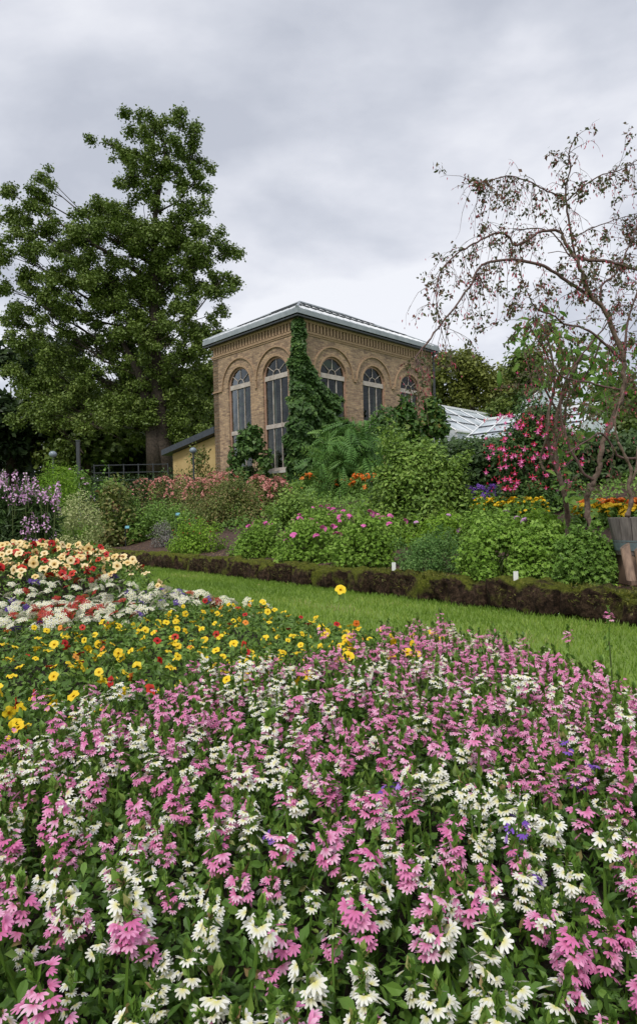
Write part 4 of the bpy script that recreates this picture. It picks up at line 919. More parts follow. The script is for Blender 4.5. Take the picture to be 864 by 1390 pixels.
for px, ra, rb, dz, ntw in LB:
    pts = limb_pts(px, YT, dz * .6); pts = smooth(pts, 5); m_ = len(pts)
    g = Geo(); jit = [Vector(rng.normal(size=3)) * .25 * ra for _ in pts]; jit[0] = jit[-1] = Vector((0, 0, 0))
    rad = [lerp(ra, rb, i / (m_ - 1)) * (1 + .18 * math.sin(i * 2.7) * rng.random()) for i in range(m_)]
    g.tube([p - base + j for p, j in zip(pts, jit)], rad, 8); g.obj('branch' if ra < .03 else 'trunk', M['bark_red'] if ra < .02 else M['bark_pale'], ft, smooth=True)
    for k in range(int(ntw * .9)):
        i = int(lerp(m_ * .15, m_ - 1, rng.random() ** .8)); dirv = pts[min(i + 1, m_ - 1)] - pts[i - 1]; dirv.normalize()
        grow(pts[i], dirv * .7 + Vector(rng.normal(size=3)) * .7, .16 + .22 * rng.random(), .0028, .5 + rng.random() * 1.1, 1)
for k in range(75):       # hanging twigs filling the right hand side
    u = 700 + 190 * rng.random() ** .7; v = 330 + 240 * rng.random(); 
    if v < 300 and u < 780: continue
    grow(at(u, v, YT + rng.normal() * .5), Vector((rng.normal(), rng.normal() * .6, rng.normal() * .8)), .18 + .35 * rng.random(), .0032, .6, 1)
for px, ra, rb, dz, ntw in LB[3:6]:      # long thin shoots hanging from the arching limbs
    pts = smooth(limb_pts(px, YT, dz * .6), 4)
    for k in range(13):
        p_ = pts[int(len(pts) * (.2 + .75 * rng.random()))]; grow(p_, Vector((rng.normal() * .25, rng.normal() * .2, -1)), .3 + .35 * rng.random(), .0026, .5, 0)
tw.obj('twigs', M['bark_red'], ft)
lf_P = np.array([list(p) for p in lf_P]) - np.array(base); n = len(lf_P); g = Geo()
g.inst(LEAF, frames(rng.normal(size=(n, 3)) + np.array([0, -.3, .3]), np.array([0, 0, -.7]) + rng.normal(size=(n, 3)) * .7) * (.037 * (.6 + .8 * rng.random(n)))[:, None, None], lf_P, rng.random(n))
g.obj('foliage', LM['fuchsia_leaf'], ft)
fl_P = np.array([list(p) for p in fl_P]) - np.array(base); n = len(fl_P); g = Geo()
bud = Tpl([(0, 0, 0), (.16, .35, 0), (-.08, .35, .14), (-.08, .35, -.14), (0, 1, 0)], [(0, 1, 2), (0, 2, 3), (0, 3, 1), (4, 2, 1), (4, 3, 2), (4, 1, 3)])
g.inst(bud, frames(rng.normal(size=(n, 3)) * [1, 1, .2], np.array([0, 0, -1]) + rng.normal(size=(n, 3)) * .25) * (.030 * (.7 + .6 * rng.random(n)))[:, None, None], fl_P, rng.random(n))
o = g.obj('blossoms', LM['fuchsia_red'], ft); o['kind'] = 'stuff'
for i in range(34):
    u, v = ((rng.normal() * 26 + 745, 560 + rng.random() * 70) if i < 12 else (690 + rng.random() * 180, 440 + rng.random() * 150)); q = at(u, v, YT + rng.normal() * .3) - base
    inst_obj('hanging_flower', FUX[1], ft, q, (rng.normal() * .2, rng.normal() * .2, rng.random() * 6), .026 + .012 * rng.random())

# angel's trumpet with big drooping leaves
bt = hit(768, 755); at_root = empty('angels_trumpet', bt); tag(at_root, 'tall plant with large drooping leaves and knotty stem left of the wooden tub', 'shrub')
for px, r0, r1_ in (([(768, 755), (770, 710), (766, 675), (757, 640), (752, 600), (756, 560), (770, 520), (790, 480)], .024, .012), ([(757, 640), (745, 610), (742, 570), (752, 520), (745, 470), (735, 440)], .017, .007),
                   ([(752, 600), (765, 575), (770, 540), (800, 500), (815, 460)], .014, .007), ([(757, 640), (740, 640), (733, 622), (742, 590), (745, 550)], .014, .008), ([(756, 560), (735, 520), (722, 490), (712, 465)], .010, .005)):
    g = Geo(); pts = smooth([at(u, v, bt.y - .05 * i + rng.normal() * .03) - bt for i, (u, v) in enumerate(px)], 5); g.tube(pts, [lerp(r0, r1_, i / (len(pts) - 1)) * (1 + .25 * abs(math.sin(i * 1.9))) for i in range(len(pts))], 8); g.obj('stem', M['bark_pale'], at_root, smooth=True)
BIGL = Tpl([(0, 0, 0), (.16, .2, .05), (.24, .45, .07), (.16, .75, .0), (0, 1, -.12), (-.16, .75, 0), (-.24, .45, .07), (-.16, .2, .05), (0, .2, 0), (0, .45, .01), (0, .75, -.04)],
           [(0, 1, 8), (0, 8, 7), (8, 1, 2, 9), (7, 8, 9, 6), (9, 2, 3, 10), (6, 9, 10, 5), (10, 3, 4), (5, 10, 4)])
P = []; 
for (cu, cv, ru, rv, k) in ((715, 460, 22, 24, 34), (742, 448, 22, 18, 34), (790, 490, 40, 36, 95), (840, 500, 30, 40, 60), (760, 510, 26, 30, 45), (815, 545, 36, 30, 50), (772, 600, 22, 40, 22), (760, 665, 14, 22, 12), (800, 690, 14, 14, 10)):
    for _ in range(int(k * 2.2)): P.append(list(at(cu + rng.normal() * ru * .6, cv + rng.normal() * rv * .6, bt.y + rng.normal() * .22) - bt))
P = np.array(P); n = len(P); g = Geo()
g.inst(BIGL, frames(np.array([0, -.5, .5]) + rng.normal(size=(n, 3)) * .5, np.array([0, 0, -.7]) + rng.normal(size=(n, 3)) * .6) * (.125 * (.35 + .8 * rng.random(n)))[:, None, None], P, rng.random(n)); g.obj('foliage', LM['datura'], at_root)
g = Geo(); q = at(677, 508, bt.y - .3) - bt; g.tube([q + Vector((0, 0, .03)), q, q - Vector((0, 0, .05)), q - Vector((0, 0, .09)), q - Vector((.0, 0, .13))], [.008, .02, .027, .022, .012], 8); g.tube([at(722, 480, bt.y - .25) - bt, at(690, 478, bt.y - .3) - bt, q + Vector((0, 0, .03))], .004, 4); g.obj('hanging_bud', LM['datura'], at_root, smooth=True)

# wooden tub with its stem, and the round posts leaning below it
tb = at(872, 752, 4.95); tz = tb.z; tub = empty('wooden_tub', tb); tag(tub, 'weathered grey wooden tub with a metal band at the right edge', 'tub')
k = tb.y / F
for i in range(16):
    a0, a1 = 2 * math.pi * (i + .03) / 16, 2 * math.pi * (i + .97) / 16; g = Geo(); V = []
    for r, z in ((34 * k, 0), (43 * k, 50 * k), (38 * k, 50 * k), (29 * k, .01)):
        for a in (a0, (a0 + a1) / 2, a1): V.append((r * math.cos(a), r * math.sin(a), z))
    g.add(V, [(0, 1, 4, 3), (1, 2, 5, 4), (3, 4, 7, 6), (4, 5, 8, 7), (6, 7, 10, 9), (7, 8, 11, 10), (0, 3, 6, 9), (2, 11, 8, 5), (0, 9, 10, 1), (1, 10, 11, 2)]); g.obj('stave', M['wood'], tub)
g = Geo(); g.lathe([(35.6 * k + .002, 6 * k), (37.7 * k + .003, 17 * k)], 32); g.lathe([(38.0 * k + .003, 18 * k), (38.4 * k + .003, 20 * k)], 32); g.obj('metal_band', M['band'], tub)
g = Geo(); g.lathe([(0.001, 44 * k), (37 * k, 43 * k)], 20); g.obj('potting_soil', M['soil'], tub)
sp = empty('potted_shrub', tb + Vector((0, 0, 44 * k))); tag(sp, 'bare knotted stem rising from the soil of the wooden tub', 'shrub'); o = Vector(sp.location)
for px, r0, r1_ in (([(850, 702), (856, 680), (852, 660), (856, 640), (848, 620), (838, 600)], .018, .009), ([(852, 660), (862, 640), (866, 600), (880, 560)], .010, .006), ([(838, 600), (834, 570), (846, 530)], .008, .004)):
    g = Geo(); pts = smooth([at(u, v, tb.y - .02 * i) - o for i, (u, v) in enumerate(px)], 5); g.tube(pts, [lerp(r0, r1_, i / (len(pts) - 1)) * (1 + .25 * math.sin(i * 1.7)) for i in range(len(pts))], 8); g.obj('stem', M['bark_pale'], sp, smooth=True)
for i, (u0, vt, u1, vb, lab) in enumerate(((847, 741, 856, 788, 'cut round wooden post leaning under the tub, the whole one'), (866, 744, 874, 792, 'cut round wooden post under the tub, half cut off by the photo edge'), (886, 745, 888, 792, 'cut round wooden post under the tub, beyond the photo edge'))):
    if i == 2: continue
    b_ = at(u1, vb, 4.62); tp_ = at(u0, vt, 4.72) - b_; g = Geo(); r = .032
    nn_ = 14; V = [(r * math.cos(a), r * math.sin(a), 0) for a in np.arange(nn_) * 2 * math.pi / nn_] + [(tp_.x + r * math.cos(a), tp_.y + r * math.sin(a), tp_.z + .022 * math.cos(a)) for a in np.arange(nn_) * 2 * math.pi / nn_]
    g.add(V, [(j, (j + 1) % nn_, nn_ + (j + 1) % nn_, nn_ + j) for j in range(nn_)] ); po = g.obj('wooden_post', M['log'], None, loc=b_); po.data.materials.append(M['bark_pale'])
    V = V[nn_:] + [(tp_.x, tp_.y, tp_.z + .001)]; e = Geo(); e.add(V, [(j, (j + 1) % nn_, nn_) for j in range(nn_)]); e.obj('cut_end', M['bark_pale'], po); tag(po, lab, 'post', 'round posts under the tub')
g = Geo(); g.box((-.16, -.16, 0), (.16, .16, tz - ground(tb.x, tb.y) - .005), tint=.5); so = g.obj('support_block', M['log'], None, loc=(tb.x, tb.y + .03, ground(tb.x, tb.y))); tag(so, 'squared timber block carrying the wooden tub', 'block')

# ------------------------------------------------------------------ small things
for u, vb, vt, mm, lab, nm in ((549, 786, 763, 'white_plastic', 'white plant label standing at the finer leaved geranium', 'plant_label'), (715, 799, 775, 'white_plastic', 'white plant label in front of the lush geranium, on the mulch', 'plant_label')):
    p = hit(u, vb); sd_ = .03 - sdist(p.x, p.y); p = Vector((p.x + .8 * sd_, p.y + .6 * sd_, -.595)); h = at(u, vt, p.y).z - p.z; g = Geo(); wd = .019
    g.add([(-wd, 0, .03), (wd, 0, .03), (wd, 0, h), (-wd, 0, h), (0, 0, -.04), (-wd, .003, .03), (wd, .003, .03), (wd, .003, h), (-wd, .003, h), (0, .003, -.04)], [(0, 1, 2, 3), (0, 4, 1), (5, 8, 7, 6), (5, 6, 9), (3, 2, 7, 8), (0, 3, 8, 5), (1, 6, 7, 2)]); o = g.obj(nm, M[mm], None, loc=p); tag(o, lab, 'label', 'plant labels')
for u, vb, vt, lab in ((107, 730, 702, 'blue plant label on a rod beside the variegated mound'), (243, 728, 694, 'blue plant label on a rod behind the grey purple plant'), (175, 742, 712, 'small blue plant label on a rod amid the spreading green plant')):
    p = hit(u, vb); h = at(u, vt, p.y - .2).z - p.z; r_ = empty('plant_label', p + Vector((0, -.25, 0))); tag(r_, lab, 'label', 'plant labels')
    g = Geo(); g.tube([(0, 0, -.2), (0, .01, h - .02)], .006, 5); g.obj('rod', M['metal_dark'], r_)
    g = Geo(); g.box((-.05, -.004, h - .06), (.05, 0, h), Y=(0, .94, -.34), Z=(0, .34, .94), o=(0, -.12, 0) if False else (0, -.01, 0)); g.obj('plate', M['blue_plastic'], r_)
for u, vt, Y, lab in ((72, 612, 24, 'globe garden lamp on a dark post behind the lime green shrub'), (262, 607, 26, 'globe garden lamp half hidden by the shrub before the yellow shed')):
    t_ = at(u, vt, Y); p = Vector((t_.x, t_.y, ground(t_.x, t_.y))); h = t_.z - p.z; r_ = empty('garden_lamp', p); tag(r_, lab, 'lamp', 'globe garden lamps')
    g = Geo(); g.tube([(0, 0, 0), (0, 0, h - .22)], .035, 8); g.obj('post', M['metal_dark'], r_); g = Geo(); g.tube([(0, 0, h - .24), (0, 0, h - .17)], [.07, .08], 10); g.obj('collar', M['metal_dark'], r_)
    g = Geo(); n = 10; g.lathe([(max(.001, .145 * math.sin(math.pi * i / n)), h - .13 - .125 * math.cos(math.pi * i / n)) for i in range(n + 1)], 18); g.obj('globe', M['lamp_glass'], r_, smooth=True)
t_ = at(106, 598, 25); p = Vector((t_.x, t_.y, ground(t_.x, t_.y))); h = t_.z - p.z; r_ = empty('signal_post', p); tag(r_, 'slim grey post with a dark narrow box on top', 'post')
g = Geo(); g.tube([(0, 0, 0), (0, 0, h * .55)], .045, 10); g.obj('pole', M['metal_grey'], r_); g = Geo(); g.box((-.06, -.06, h * .55), (.06, .06, h)); g.box((-.075, -.075, h - .03), (.075, .075, h + .02)); g.obj('head_box', M['metal_dark'], r_)
a, b_ = at(128, 640, 30), at(228, 640, 30); fr_ = empty('iron_fence', (a.x, a.y, ground(a.x, a.y))); tag(fr_, 'thin dark iron fence before the maple trunk', 'fence'); o = Vector(fr_.location)
ta, tb_ = at(128, 632, 30), at(228, 630, 30)
for z in (0, .35, .7): g = Geo(); g.tube([ta - o - Vector((0, 0, z)), tb_ - o - Vector((0, 0, z))], .022, 5); g.obj('rail', M['metal_dark'], fr_)
for q in np.linspace(0, 1, 6): t_ = lerp(ta, tb_, q); g = Geo(); g.tube([(t_.x - o.x, t_.y - o.y, ground(t_.x, t_.y) - o.z), t_ - o + Vector((0, 0, .05))], .03, 5); g.obj('post', M['metal_dark'], fr_)
# bare root mound at the left end of the edging
p = Vector((*hit(98, 742).xy, -.62)); g = Geo()
for k in range(170):
    a = rng.random() * 6.28; r0 = rng.random() * .5; h = .22 * (1 - (r0 / .5) ** 2); q = Vector((r0 * math.cos(a) * 1.3, r0 * math.sin(a) * .6, h)); d = Vector((rng.normal(), rng.normal() * .5, rng.normal() * .15)) * .12
    g.tube([q - d, q + Vector((0, 0, .03)), q + d - Vector((0, 0, .02))], [.012, .02, .008], 5, tint=rng.random())
n = 18; V = [(0, 0, .17)] + [(.68 * math.cos(a), .33 * math.sin(a), -.05) for a in np.arange(n) * 2 * math.pi / n] + [(.4 * math.cos(a), .2 * math.sin(a), .13) for a in np.arange(n) * 2 * math.pi / n]
g.add(V, [(0, n + 1 + i, n + 1 + (i + 1) % n) for i in range(n)] + [(n + 1 + i, 1 + i, 1 + (i + 1) % n, n + 1 + (i + 1) % n) for i in range(n)]); o = g.obj('root_mound', M['bark'], None, loc=p); tag(o, 'brown heap of dead roots at the left end of the stone edging', 'root heap')
# low ground cover between the border plants
n = 60000; s_ = 2.3 + rng.random(n) * 7.5; t_ = -9 + rng.random(n) * 26; X, Y = rot_st(s_, t_); ok = in_frame(X, Y, 1.2) & (Y > 2) & (Y < 26) & ((np.sin(X * 2.3 + 1) + np.sin(Y * 1.7 + X) > -1.1)); X, Y, s_ = X[ok], Y[ok], s_[ok]; n = len(X)
g = Geo(); g.inst(LEAF, frames(rng.normal(size=(n, 3)) * .5 + np.array([0, -.3, .8])) * (.05 * (.6 + .9 * rng.random(n)) * (.6 + Y * .05))[:, None, None], np.stack([X, Y, np.interp(s_, SX, SZ) + .02 + .20 * rng.random(n) * (1 + .5 * np.sin(X * 3) * np.cos(Y * 2.7))], 1), np.clip(rng.random(n) * .7 + .3 * np.sin(X * 1.3 + Y), 0, 1))
tag(g.obj('ground_cover', LM['green']), 'low green ground cover filling the terrace between the plants', 'ground cover', kind='stuff')
# fallen leaves and mulch chips, small weeds in the edging
n = 5200; s_ = .3 + rng.random(n) ** 1.5 * 1.3; t_ = -3.2 + rng.random(n) * 14; X, Y = rot_st(s_, t_); Z = np.interp(s_, SX, SZ) + .006
g = Geo(); g.inst(LEAFQ, frames(np.stack([rng.normal(size=n) * .4, rng.normal(size=n) * .4, np.ones(n)], 1)) * (.012 + .018 * rng.random(n) ** 2)[:, None, None], np.stack([X, Y, Z], 1), rng.random(n) ** 1.7)
tag(g.obj('mulch', LM['straw']), 'brown mulch chips and dead leaves on the soil behind the edging', 'mulch', kind='stuff')
n = 46; s_ = -rng.random(n) * 2.4 - .1; t_ = -3 + rng.random(n) * 8; X, Y = rot_st(s_, t_); ok = X > np.interp(Y, EY, EX) + .1
for i in range(n):
    if ok[i] and Y[i] < 7:
        g = Geo() ; break
fl_me = None
g = Geo(); g.inst(LEAF, frames(np.array([[0, 0, 1.]]), np.array([[0, 1., 0]])) * .05, np.zeros((1, 3)), np.array([.8])); fl_me = g.mesh('fallen_leaf', LM['straw'])
c_ = 0
for i in range(n):
    if ok[i] and Y[i] < 7.5 and c_ < 14:
        o = inst_obj('fallen_leaf', fl_me, None, (X[i], Y[i], -.765), (rng.normal() * .2, rng.normal() * .2, rng.random() * 6), .7 + .5 * rng.random()); tag(o, 'dry brown leaf lying on the lawn', 'leaf', 'dry leaves on the lawn'); c_ += 1
g = Geo(); n = 60
for (u, v) in ((790, 792), (838, 805), (420, 776), (520, 784), (700, 792), (330, 762)):
    p = hit(u, v); k = 14; P = np.array(p)[None] + rng.normal(size=(k, 3)) * .015 + np.array([0, -.02, .01]); w_ = Geo(); w_.inst(LEAF, frames(rng.normal(size=(k, 3)) * .5 + np.array([0, -.3, 1])) * .035, P - np.array(p), rng.random(k)); w_.tube([(0, 0, -.03), (0, -.02, .01)], .003, 4, m=0)
    o = w_.obj('weed', LM['bright'], None, loc=p); tag(o, 'little green weed rooted on top of the mossy edging', 'weed', 'weeds on the edging')

# ------------------------------------------------------------------ flower bed: foliage
def scatter(n, y0, y1, zs, margin=1.2):
    Y = y0 + (y1 - y0) * rng.random(n); X = (rng.random(n) * 2 - 1) * (Y * .51 * margin + .3); z = zone(X, Y); ok = np.isin(z, zs); return X[ok], Y[ok], z[ok]
def mat_leaves(name, label, n, y0, y1, zs, tpl, size, m, zlo, zhi, up=.6):
    # density follows what the camera sees: equal numbers per unit of y already thin out with the widening view
    X, Y, z = scatter(n, y0, y1, zs); k = len(X); Z = canopy(X, Y) + zlo + (zhi - zlo) * rng.random(k) ** .7
    e = np.clip((np.interp(Y, EY, EX) - X) / .25, 0, 1) ** .5; Z = -.78 + (Z + .78) * (.35 + .65 * e)
    nr = rng.normal(size=(k, 3)) * .6 + np.array([0, -.1, up]); g = Geo()
    g.inst(tpl, frames(nr) * (size * (.55 + .9 * rng.random(k)))[:, None, None], np.stack([X, Y, Z], 1), np.clip(rng.random(k) * .8 + .2 * np.sin(X * 3) * np.sin(Y * 4), 0, 1))
    o = g.obj(name, m); tag(o, label, 'foliage', kind='stuff'); return o
mat_leaves('foliage', 'dense spoon shaped leaves under the pink and white fan flowers', 62000, .32, 3.2, [1], SPOON, .0205, LM['bed'], -.13, .012)
mat_leaves('foliage', 'small mid green leaves of the yellow petunias', 46000, 1.2, 4.4, [2], LEAF, .028, LM['petunia_leaf'], -.12, .02)
mat_leaves('foliage', 'green leaves under the white, red and cream flowers', 60000, 2.4, 7.6, [3, 4], LEAF, .03, LM['petunia_leaf'], -.12, .02)

# fan flower spikes
def fan_tpl():
    V = []; F_ = []; gr = []
    for k in range(5):
        a = math.radians(-72 + 36 * k); c, s = math.cos(a), math.sin(a); o = len(V)
        for (x, y, z, q) in ((-.05, .06, 0, 1), (.05, .06, 0, 1), (.18, .62, .03, .05), (-.18, .62, .03, .05), (.10, 1.0, -.04, 0), (-.10, 1.0, -.04, 0), (0, .55, -.03, .2)):
            V.append((x * c + y * s, -x * s + y * c, z)); gr.append(q)
        F_ += [(o, o + 1, o + 6), (o + 1, o + 2, o + 6), (o + 2, o + 4, o + 6), (o + 4, o + 5, o + 6), (o + 5, o + 3, o + 6), (o + 3, o, o + 6)]
    return Tpl(V, F_, gr)
FAN = fan_tpl()
FANL = Tpl([v for k in range(5) for v in [(math.sin(math.radians(-72 + 36 * k)) * r + math.cos(math.radians(-72 + 36 * k)) * x, math.cos(math.radians(-72 + 36 * k)) * r - math.sin(math.radians(-72 + 36 * k)) * x, z) for x, r, z in ((0, .05, 0), (.18, .65, .04), (0, 1.05, -.05), (-.18, .65, .04))]],
           [(4 * k, 4 * k + 1, 4 * k + 2, 4 * k + 3) for k in range(5)], [1, 0, 0, 0] * 5)
def spike_parts(nfl, h0, h1, fan, sz, tall):
    """flower positions on a stem of height tall; flowers between h0 and h1"""
    k = np.arange(nfl); z = h0 + (h1 - h0) * (k / max(1, nfl - 1)) + rng.normal(size=nfl) * .003; a = k * 2.4 + rng.random() * 6 + rng.normal(size=nfl) * .25
    out = np.stack([np.cos(a), np.sin(a), np.zeros(nfl)], 1); P = out * (.004 + .011 * rng.random(nfl))[:, None] + np.array([0, 0, 1]) * z[:, None]
    f = (z - h0) / (h1 - h0 + 1e-6)
    nr = out * (.28 + .25 * rng.random(nfl))[:, None] + np.array([0, 0, 1]) * (.7 + .35 * f)[:, None] + rng.normal(size=(nfl, 3)) * .24
    M_ = frames(nr, out + np.array([0, 0, -.25]) + rng.normal(size=(nfl, 3)) * .18) * (sz * (.8 + .4 * rng.random(nfl)))[:, None, None]
    return M_, P, rng.random(nfl)
def spike_meshes(col, nfl, tall, hi=True):
    gb = Geo(); M_, P, t_ = spike_parts(nfl, tall - .014 - .0021 * nfl, tall - .012, FAN if hi else FANL, .0099, tall); gb.inst(FAN if hi else FANL, M_, P, t_, m=0)
    gs = Geo(); gs.tube([(0, 0, -.05), (.002, 0, tall * .5), (0, 0, tall)], [.0022, .002, .0012], 5 if hi else 3, m=0, cap=False)
    def tuft(n, z0, z1, l, sp, tp, up):
        a = rng.random(n) * 6.28; o = np.stack([np.cos(a), np.sin(a), np.zeros(n)], 1); z = z0 + (z1 - z0) * rng.random(n)
        gs.inst(tp, frames(o * .8 + rng.normal(size=(n, 3)) * .2 + np.array([0, 0, .3]), o * sp + np.array([0, 0, up])) * (l * (.6 + .7 * rng.random(n)))[:, None, None], o * .002 + np.array([0, 0, 1]) * z[:, None], rng.random(n), m=0)
    tuft(17 if hi else 9, tall * .80, tall * 1.0, .015, .5, LEAFQ if not hi else LEAF, 1.0); tuft(8 if hi else 4, tall * .3, tall * .75, .015, .9, LEAF, .5); tuft(7 if hi else 2, -.02, tall * .35, .026, 1, SPOON if hi else LEAF, .1)
    return gb, gs
KIND = {'pink': ('pink fan flower spike in the dense foreground bed', 'pink fan flowers in the foreground bed'), 'white': ('white fan flower spike in the dense foreground bed', 'white fan flowers in the foreground bed'), 'violet': ('violet blue fan flower hiding low among the pink and white ones', 'violet fan flowers in the foreground bed')}
MS = {}
for col in KIND:
    MS[col] = []
    for i in range(12):
        gb, gs = spike_meshes(col, int(rng.integers(9, 22)) if col != 'violet' else 6, .075 + .05 * rng.random(), True)
        MS[col].append((gb.mesh(col + '_blossoms', LM[col], True), gs.mesh(col + '_stem', LM['tip'])))
# positions, jittered grid
pts = []
y = .36
while y < 3.25:
    x = -(y * .62 + .35); st = .0505 if y < 1.3 else .053
    while x < y * .62 + .35:
        px_, py_ = x + rng.normal() * .017, y + rng.normal() * .017
        if int(zone(np.array(px_), np.array(py_))) == 1 or (int(zone(np.array(px_), np.array(py_))) == 2 and int(zone(np.array(px_), np.array(py_ - .12))) == 1 and rng.random() < .5): pts.append((px_, py_))
        x += st
    y += st
def colour(x, y):
    v = math.sin(x * 4.1 + 1.3) * math.sin(y * 5.3 + .4) + .5 * math.sin(x * 11 + y * 7)
    p = (.56 if y > 1 else .50) + .16 * v + (.24 if y > 1.2 and x > -.05 else 0) + (.18 if x < -.3 and y > 1.0 else 0)
    r = rng.random()
    return 'pink' if rng.random() < p else 'white'
pts = [(x, y, colour(x, y)) for x, y in pts]
for u, v in ((698, 1218), (722, 1232), (786, 1076), (772, 1070), (716, 1190), (374, 1170), (800, 1082), (536, 1130)):
    q = hit(u, v, canopy); pts.append((q.x, q.y, 'violet')); pts.sort(key=lambda p: p[0] ** 2 * .3 + p[1] ** 2)
vis = [p for p in pts if abs(p[0]) < p[1] * .51 + .05 and p[1] > .5]; rest = [p for p in pts if not (abs(p[0]) < p[1] * .51 + .05 and p[1] > .5)]
cnt = {'pink': 0, 'white': 0, 'violet': 0}; far = []
for x, y, c in vis:
    if cnt[c] < {'pink': 146, 'white': 142, 'violet': 9}[c]:
        cnt[c] += 1; k = int(rng.integers(12)); z = float(canopy(x, y)) - .035 + rng.normal() * .014 - (.004 if c == 'violet' else 0)
        r_ = empty('fan_flower', (x, y, z)); r_.rotation_euler = (rng.normal() * .16 + .05, rng.normal() * .16, rng.random() * 6.28); s = .72 + .5 * rng.random(); r_.scale = (s, s, s); tag(r_, KIND[c][0], 'flower', KIND[c][1])
        inst_obj('blossoms', MS[c][k][0], r_); inst_obj('stem', MS[c][k][1], r_)
    else: far.append((x, y, c))
far += rest
def read_tpl(me):
    nv = len(me.vertices); co = np.zeros(nv * 3); me.vertices.foreach_get('co', co); f = [tuple(p.vertices) for p in me.polygons]; t = np.zeros(nv); me.attributes['tint'].data.foreach_get('value', t); gr = np.zeros(nv); me.attributes['grad'].data.foreach_get('value', gr)
    tp = Tpl(co.reshape(-1, 3), f, gr); tp.t = t; return tp
LOW = {}
for col in ('pink', 'white', 'violet'):
    LOW[col] = []
    for i in range(8):
        gb, gs = spike_meshes(col, int(rng.integers(11, 20)), .08 + .05 * rng.random(), i < 5); LOW[col].append((read_tpl(gb.mesh('low_' + col, LM[col])), read_tpl(gs.mesh('low_stem', LM['tip']))))
gg = {'pink': Geo(), 'white': Geo(), 'violet': Geo(), 'stem': Geo()}
for col in ('pink', 'white', 'violet'):
    sel = [p for p in far if p[2] == col]
    sel.sort(key=lambda p: p[1]); cut = sum(1 for p in sel if p[1] < 2.1)
    for k in range(8):
        ss = sel[:cut][k::5] if k < 5 else sel[cut:][k - 5::3]; n = len(ss)
        if not n: continue
        X = np.array([p[0] for p in ss]); Y = np.array([p[1] for p in ss]); e = np.clip((np.interp(Y, EY, EX) - X) / .25, 0, 1) ** .5
        Z = -.78 + (canopy(X, Y) - .035 + rng.normal(size=n) * .02 + .78) * (.55 + .45 * e)
        up = np.stack([rng.normal(size=n) * .15, rng.normal(size=n) * .15, np.ones(n)], 1); sc = (.9 + .4 * rng.random(n))[:, None, None]
        Mx = frames(up) * sc; P = np.stack([X, Y, Z], 1)
        tint = rng.random(n); 
        for tp, key in ((LOW[col][k][0], col), (LOW[col][k][1], 'stem')):
            G = gg[key]; a0 = len(G.t); G.inst(tp, Mx, P, tint); G.t[-1] = np.clip(np.tile(tp.t, n) * .7 + np.repeat(tint, len(tp.V)) * .3, 0, 1)
tag(gg['pink'].obj('flowers', LM['pink']), 'mass of farther pink fan flowers towards the yellow petunias', 'flowers', kind='stuff')
tag(gg['white'].obj('flowers', LM['white']), 'mass of farther white fan flowers towards the yellow petunias', 'flowers', kind='stuff')
if gg['violet'].V: tag(gg['violet'].obj('flowers', LM['violet']), 'scattered farther violet fan flowers', 'flowers', kind='stuff')
tag(gg['stem'].obj('stems', LM['tip']), 'leafy tips and stems of the farther fan flowers', 'foliage', kind='stuff')

# petunias and the others, each blossom its own
def petunia_mesh(name, m):
    g = Geo(); g.add(PET.V, [tuple(f) for f in PET.T] + [tuple(f) for f in PET.Q], 0, rng.random() * .9, PET.g); g.tube([(0, 0, -.55), (0, .1, -1.3), (0, .1, -2.4)], .06, 4, m=1, cap=False)
    g.inst(LEAF, frames(np.array([[.3, 0, 1.], [-.3, .2, 1], [0, -.3, 1]])) * 1.1, np.array([[0, .05, -.9], [0, .1, -1.3], [0, .1, -1.6]]), rng.random(3), m=2)
    return g.mesh(name, [m, M['stem'], LM['petunia_leaf']], True)
PM = {c: [petunia_mesh('petunia_' + c, LM[c]) for _ in range(4)] for c in ('yellow', 'cream', 'red', 'violet', 'orange')}
def umbel(m):
    g = Geo(); n = 13
    for i in range(n):
        a = i * 2.4; r = .5 * math.sqrt(i / n); p = np.array([[r * math.cos(a), r * math.sin(a), -.25 * r + rng.normal() * .03]])
        for k in range(4): g.inst(PETAL, frames(p * [1, 1, 0] + np.array([[0, 0, 1.2]]), np.array([[math.cos(k * 1.57 + i), math.sin(k * 1.57 + i), 0]])) * .17, p, rng.random(1), m=0)
    g.tube([(0, 0, -.1), (0, 0, -1.6)], .05, 4, m=1, cap=False); return g.mesh('umbel', [m, M['stem']])
PM['white'] = [umbel(LM['white']) for _ in range(3)]; PM['crimson'] = [umbel(LM['red']) for _ in range(3)]; PM['purple'] = [umbel(LM['deep_violet']) for _ in range(3)]
def bloom(c, n, y0, y1, zs, sz, name, label, group, lift=.03, tilt=.55, test=None):
    X, Y, z = scatter(n * 40, y0, y1, zs, 1.05); k = 0; kept = []
    for x, y in zip(X, Y):
        if k >= n: break
        if test and not test(x, y): continue
        if any((x - a) ** 2 + (y - b) ** 2 < (sz * .75) ** 2 for a, b in kept[-400:]): continue
        kept.append((x, y)); k += 1; e = min(1, max(0, (np.interp(y, EY, EX) - x) / .25)) ** .5; zz = -.78 + (float(canopy(x, y)) + lift + rng.normal() * .016 + .78) * (.45 + .55 * e)
        o = inst_obj(name, PM[c][int(rng.integers(len(PM[c])))], None, (x, y, zz), (tilt + rng.normal() * .5, rng.normal() * .5, rng.normal() * .8), sz * (.7 + .5 * rng.random())); tag(o, label, 'flower', group)
sw = lambda x, y: math.sin(x * 5 + y * 2.3) + .6 * math.sin(x * 9 - y * 6)
bloom('yellow', 285, 1.5, 4.3, [2], .0265, 'yellow_petunia', 'yellow petunia blossom in the band behind the pink flowers', 'yellow petunias', lift=.018, tilt=.35)
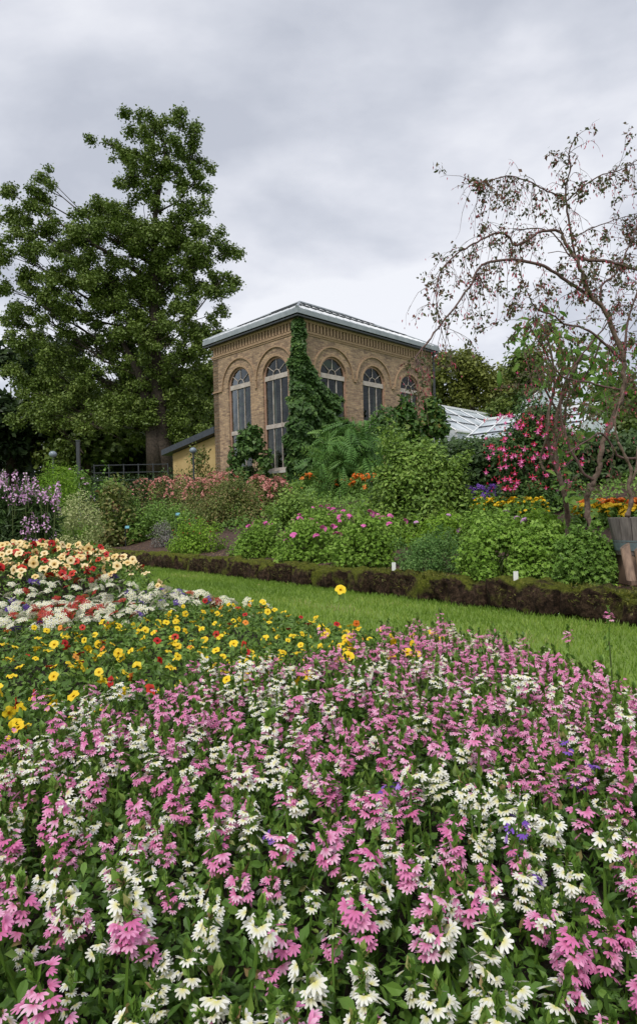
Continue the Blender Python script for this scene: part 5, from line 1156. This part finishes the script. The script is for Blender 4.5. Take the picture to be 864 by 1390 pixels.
bloom('yellow', 22, 1.9, 3.4, [1], .03, 'yellow_petunia', 'stray yellow petunia blossom at the back of the pink and white bed', 'stray yellow petunias', test=lambda x, y: int(zone(np.array(x), np.array(y + .35))) == 2, lift=.055)
bloom('red', 34, 1.6, 4.3, [2], .026, 'red_petunia', 'small red blossom among the yellow petunias', 'red blossoms among the yellow')
bloom('orange', 22, 1.6, 4.3, [2], .024, 'orange_petunia', 'small orange blossom among the yellow petunias', 'orange blossoms among the yellow')
bloom('white', 290, 2.6, 6.0, [3], .062, 'white_flower', 'flat white flower cluster in the white and red patch', 'white clusters of the left patch', tilt=.2)
bloom('crimson', 80, 2.6, 6.0, [3], .055, 'red_flower', 'flat dark red flower cluster in the white and red patch', 'red clusters of the left patch', tilt=.3, test=lambda x, y: sw(x, y) > -.1)
bloom('purple', 60, 2.6, 6.0, [3], .055, 'purple_flower', 'flat purple flower cluster in the white and red patch', 'purple clusters of the left patch', tilt=.3, test=lambda x, y: sw(x, y) < .1)
bloom('cream', 225, 3.6, 6.6, [4], .052, 'cream_petunia', 'cream yellow petunia blossom on the raised left end of the bed', 'cream petunias')
bloom('red', 80, 3.6, 6.6, [4], .050, 'red_petunia', 'dark red petunia blossom among the cream ones', 'red petunias among the cream', test=lambda x, y: sw(x, y) > -.4)
# tall single flower at the right and single yellow one on a long stem
for u, v, Y, c, nm, lab in ((462, 800, 4.1, 'yellow', 'yellow_petunia', 'single yellow petunia standing tall against the mossy edging'),):
    q = at(u, v, Y); o = inst_obj(nm, PM[c][0], None, q, (.9, 0, .1), .055); tag(o, lab, 'flower')
for u, v, Y, k, lab in ((825, 842, 2.75, 1, 'tall pink fan flower spike standing against the lawn at the right'), (597, 838, 3.2, 2, 'tall pink fan flower spike rising alone in front of the lawn'), (770, 868, 2.8, 3, 'pink fan flower spike at the bed edge near the right tall one')):
    q = at(u, v, Y); r_ = empty('fan_flower', q - Vector((0, 0, .09))); r_.scale = (1.15,) * 3; tag(r_, lab, 'flower'); inst_obj('blossoms', MS['pink'][k][0], r_); inst_obj('stem', MS['pink'][k][1], r_)
    g = Geo(); g.tube([(0, 0, 0), (.01, 0, -(q.z - .09 + .78) / 1.15)], .003, 4); g.obj('long_stem', M['stem'], r_)
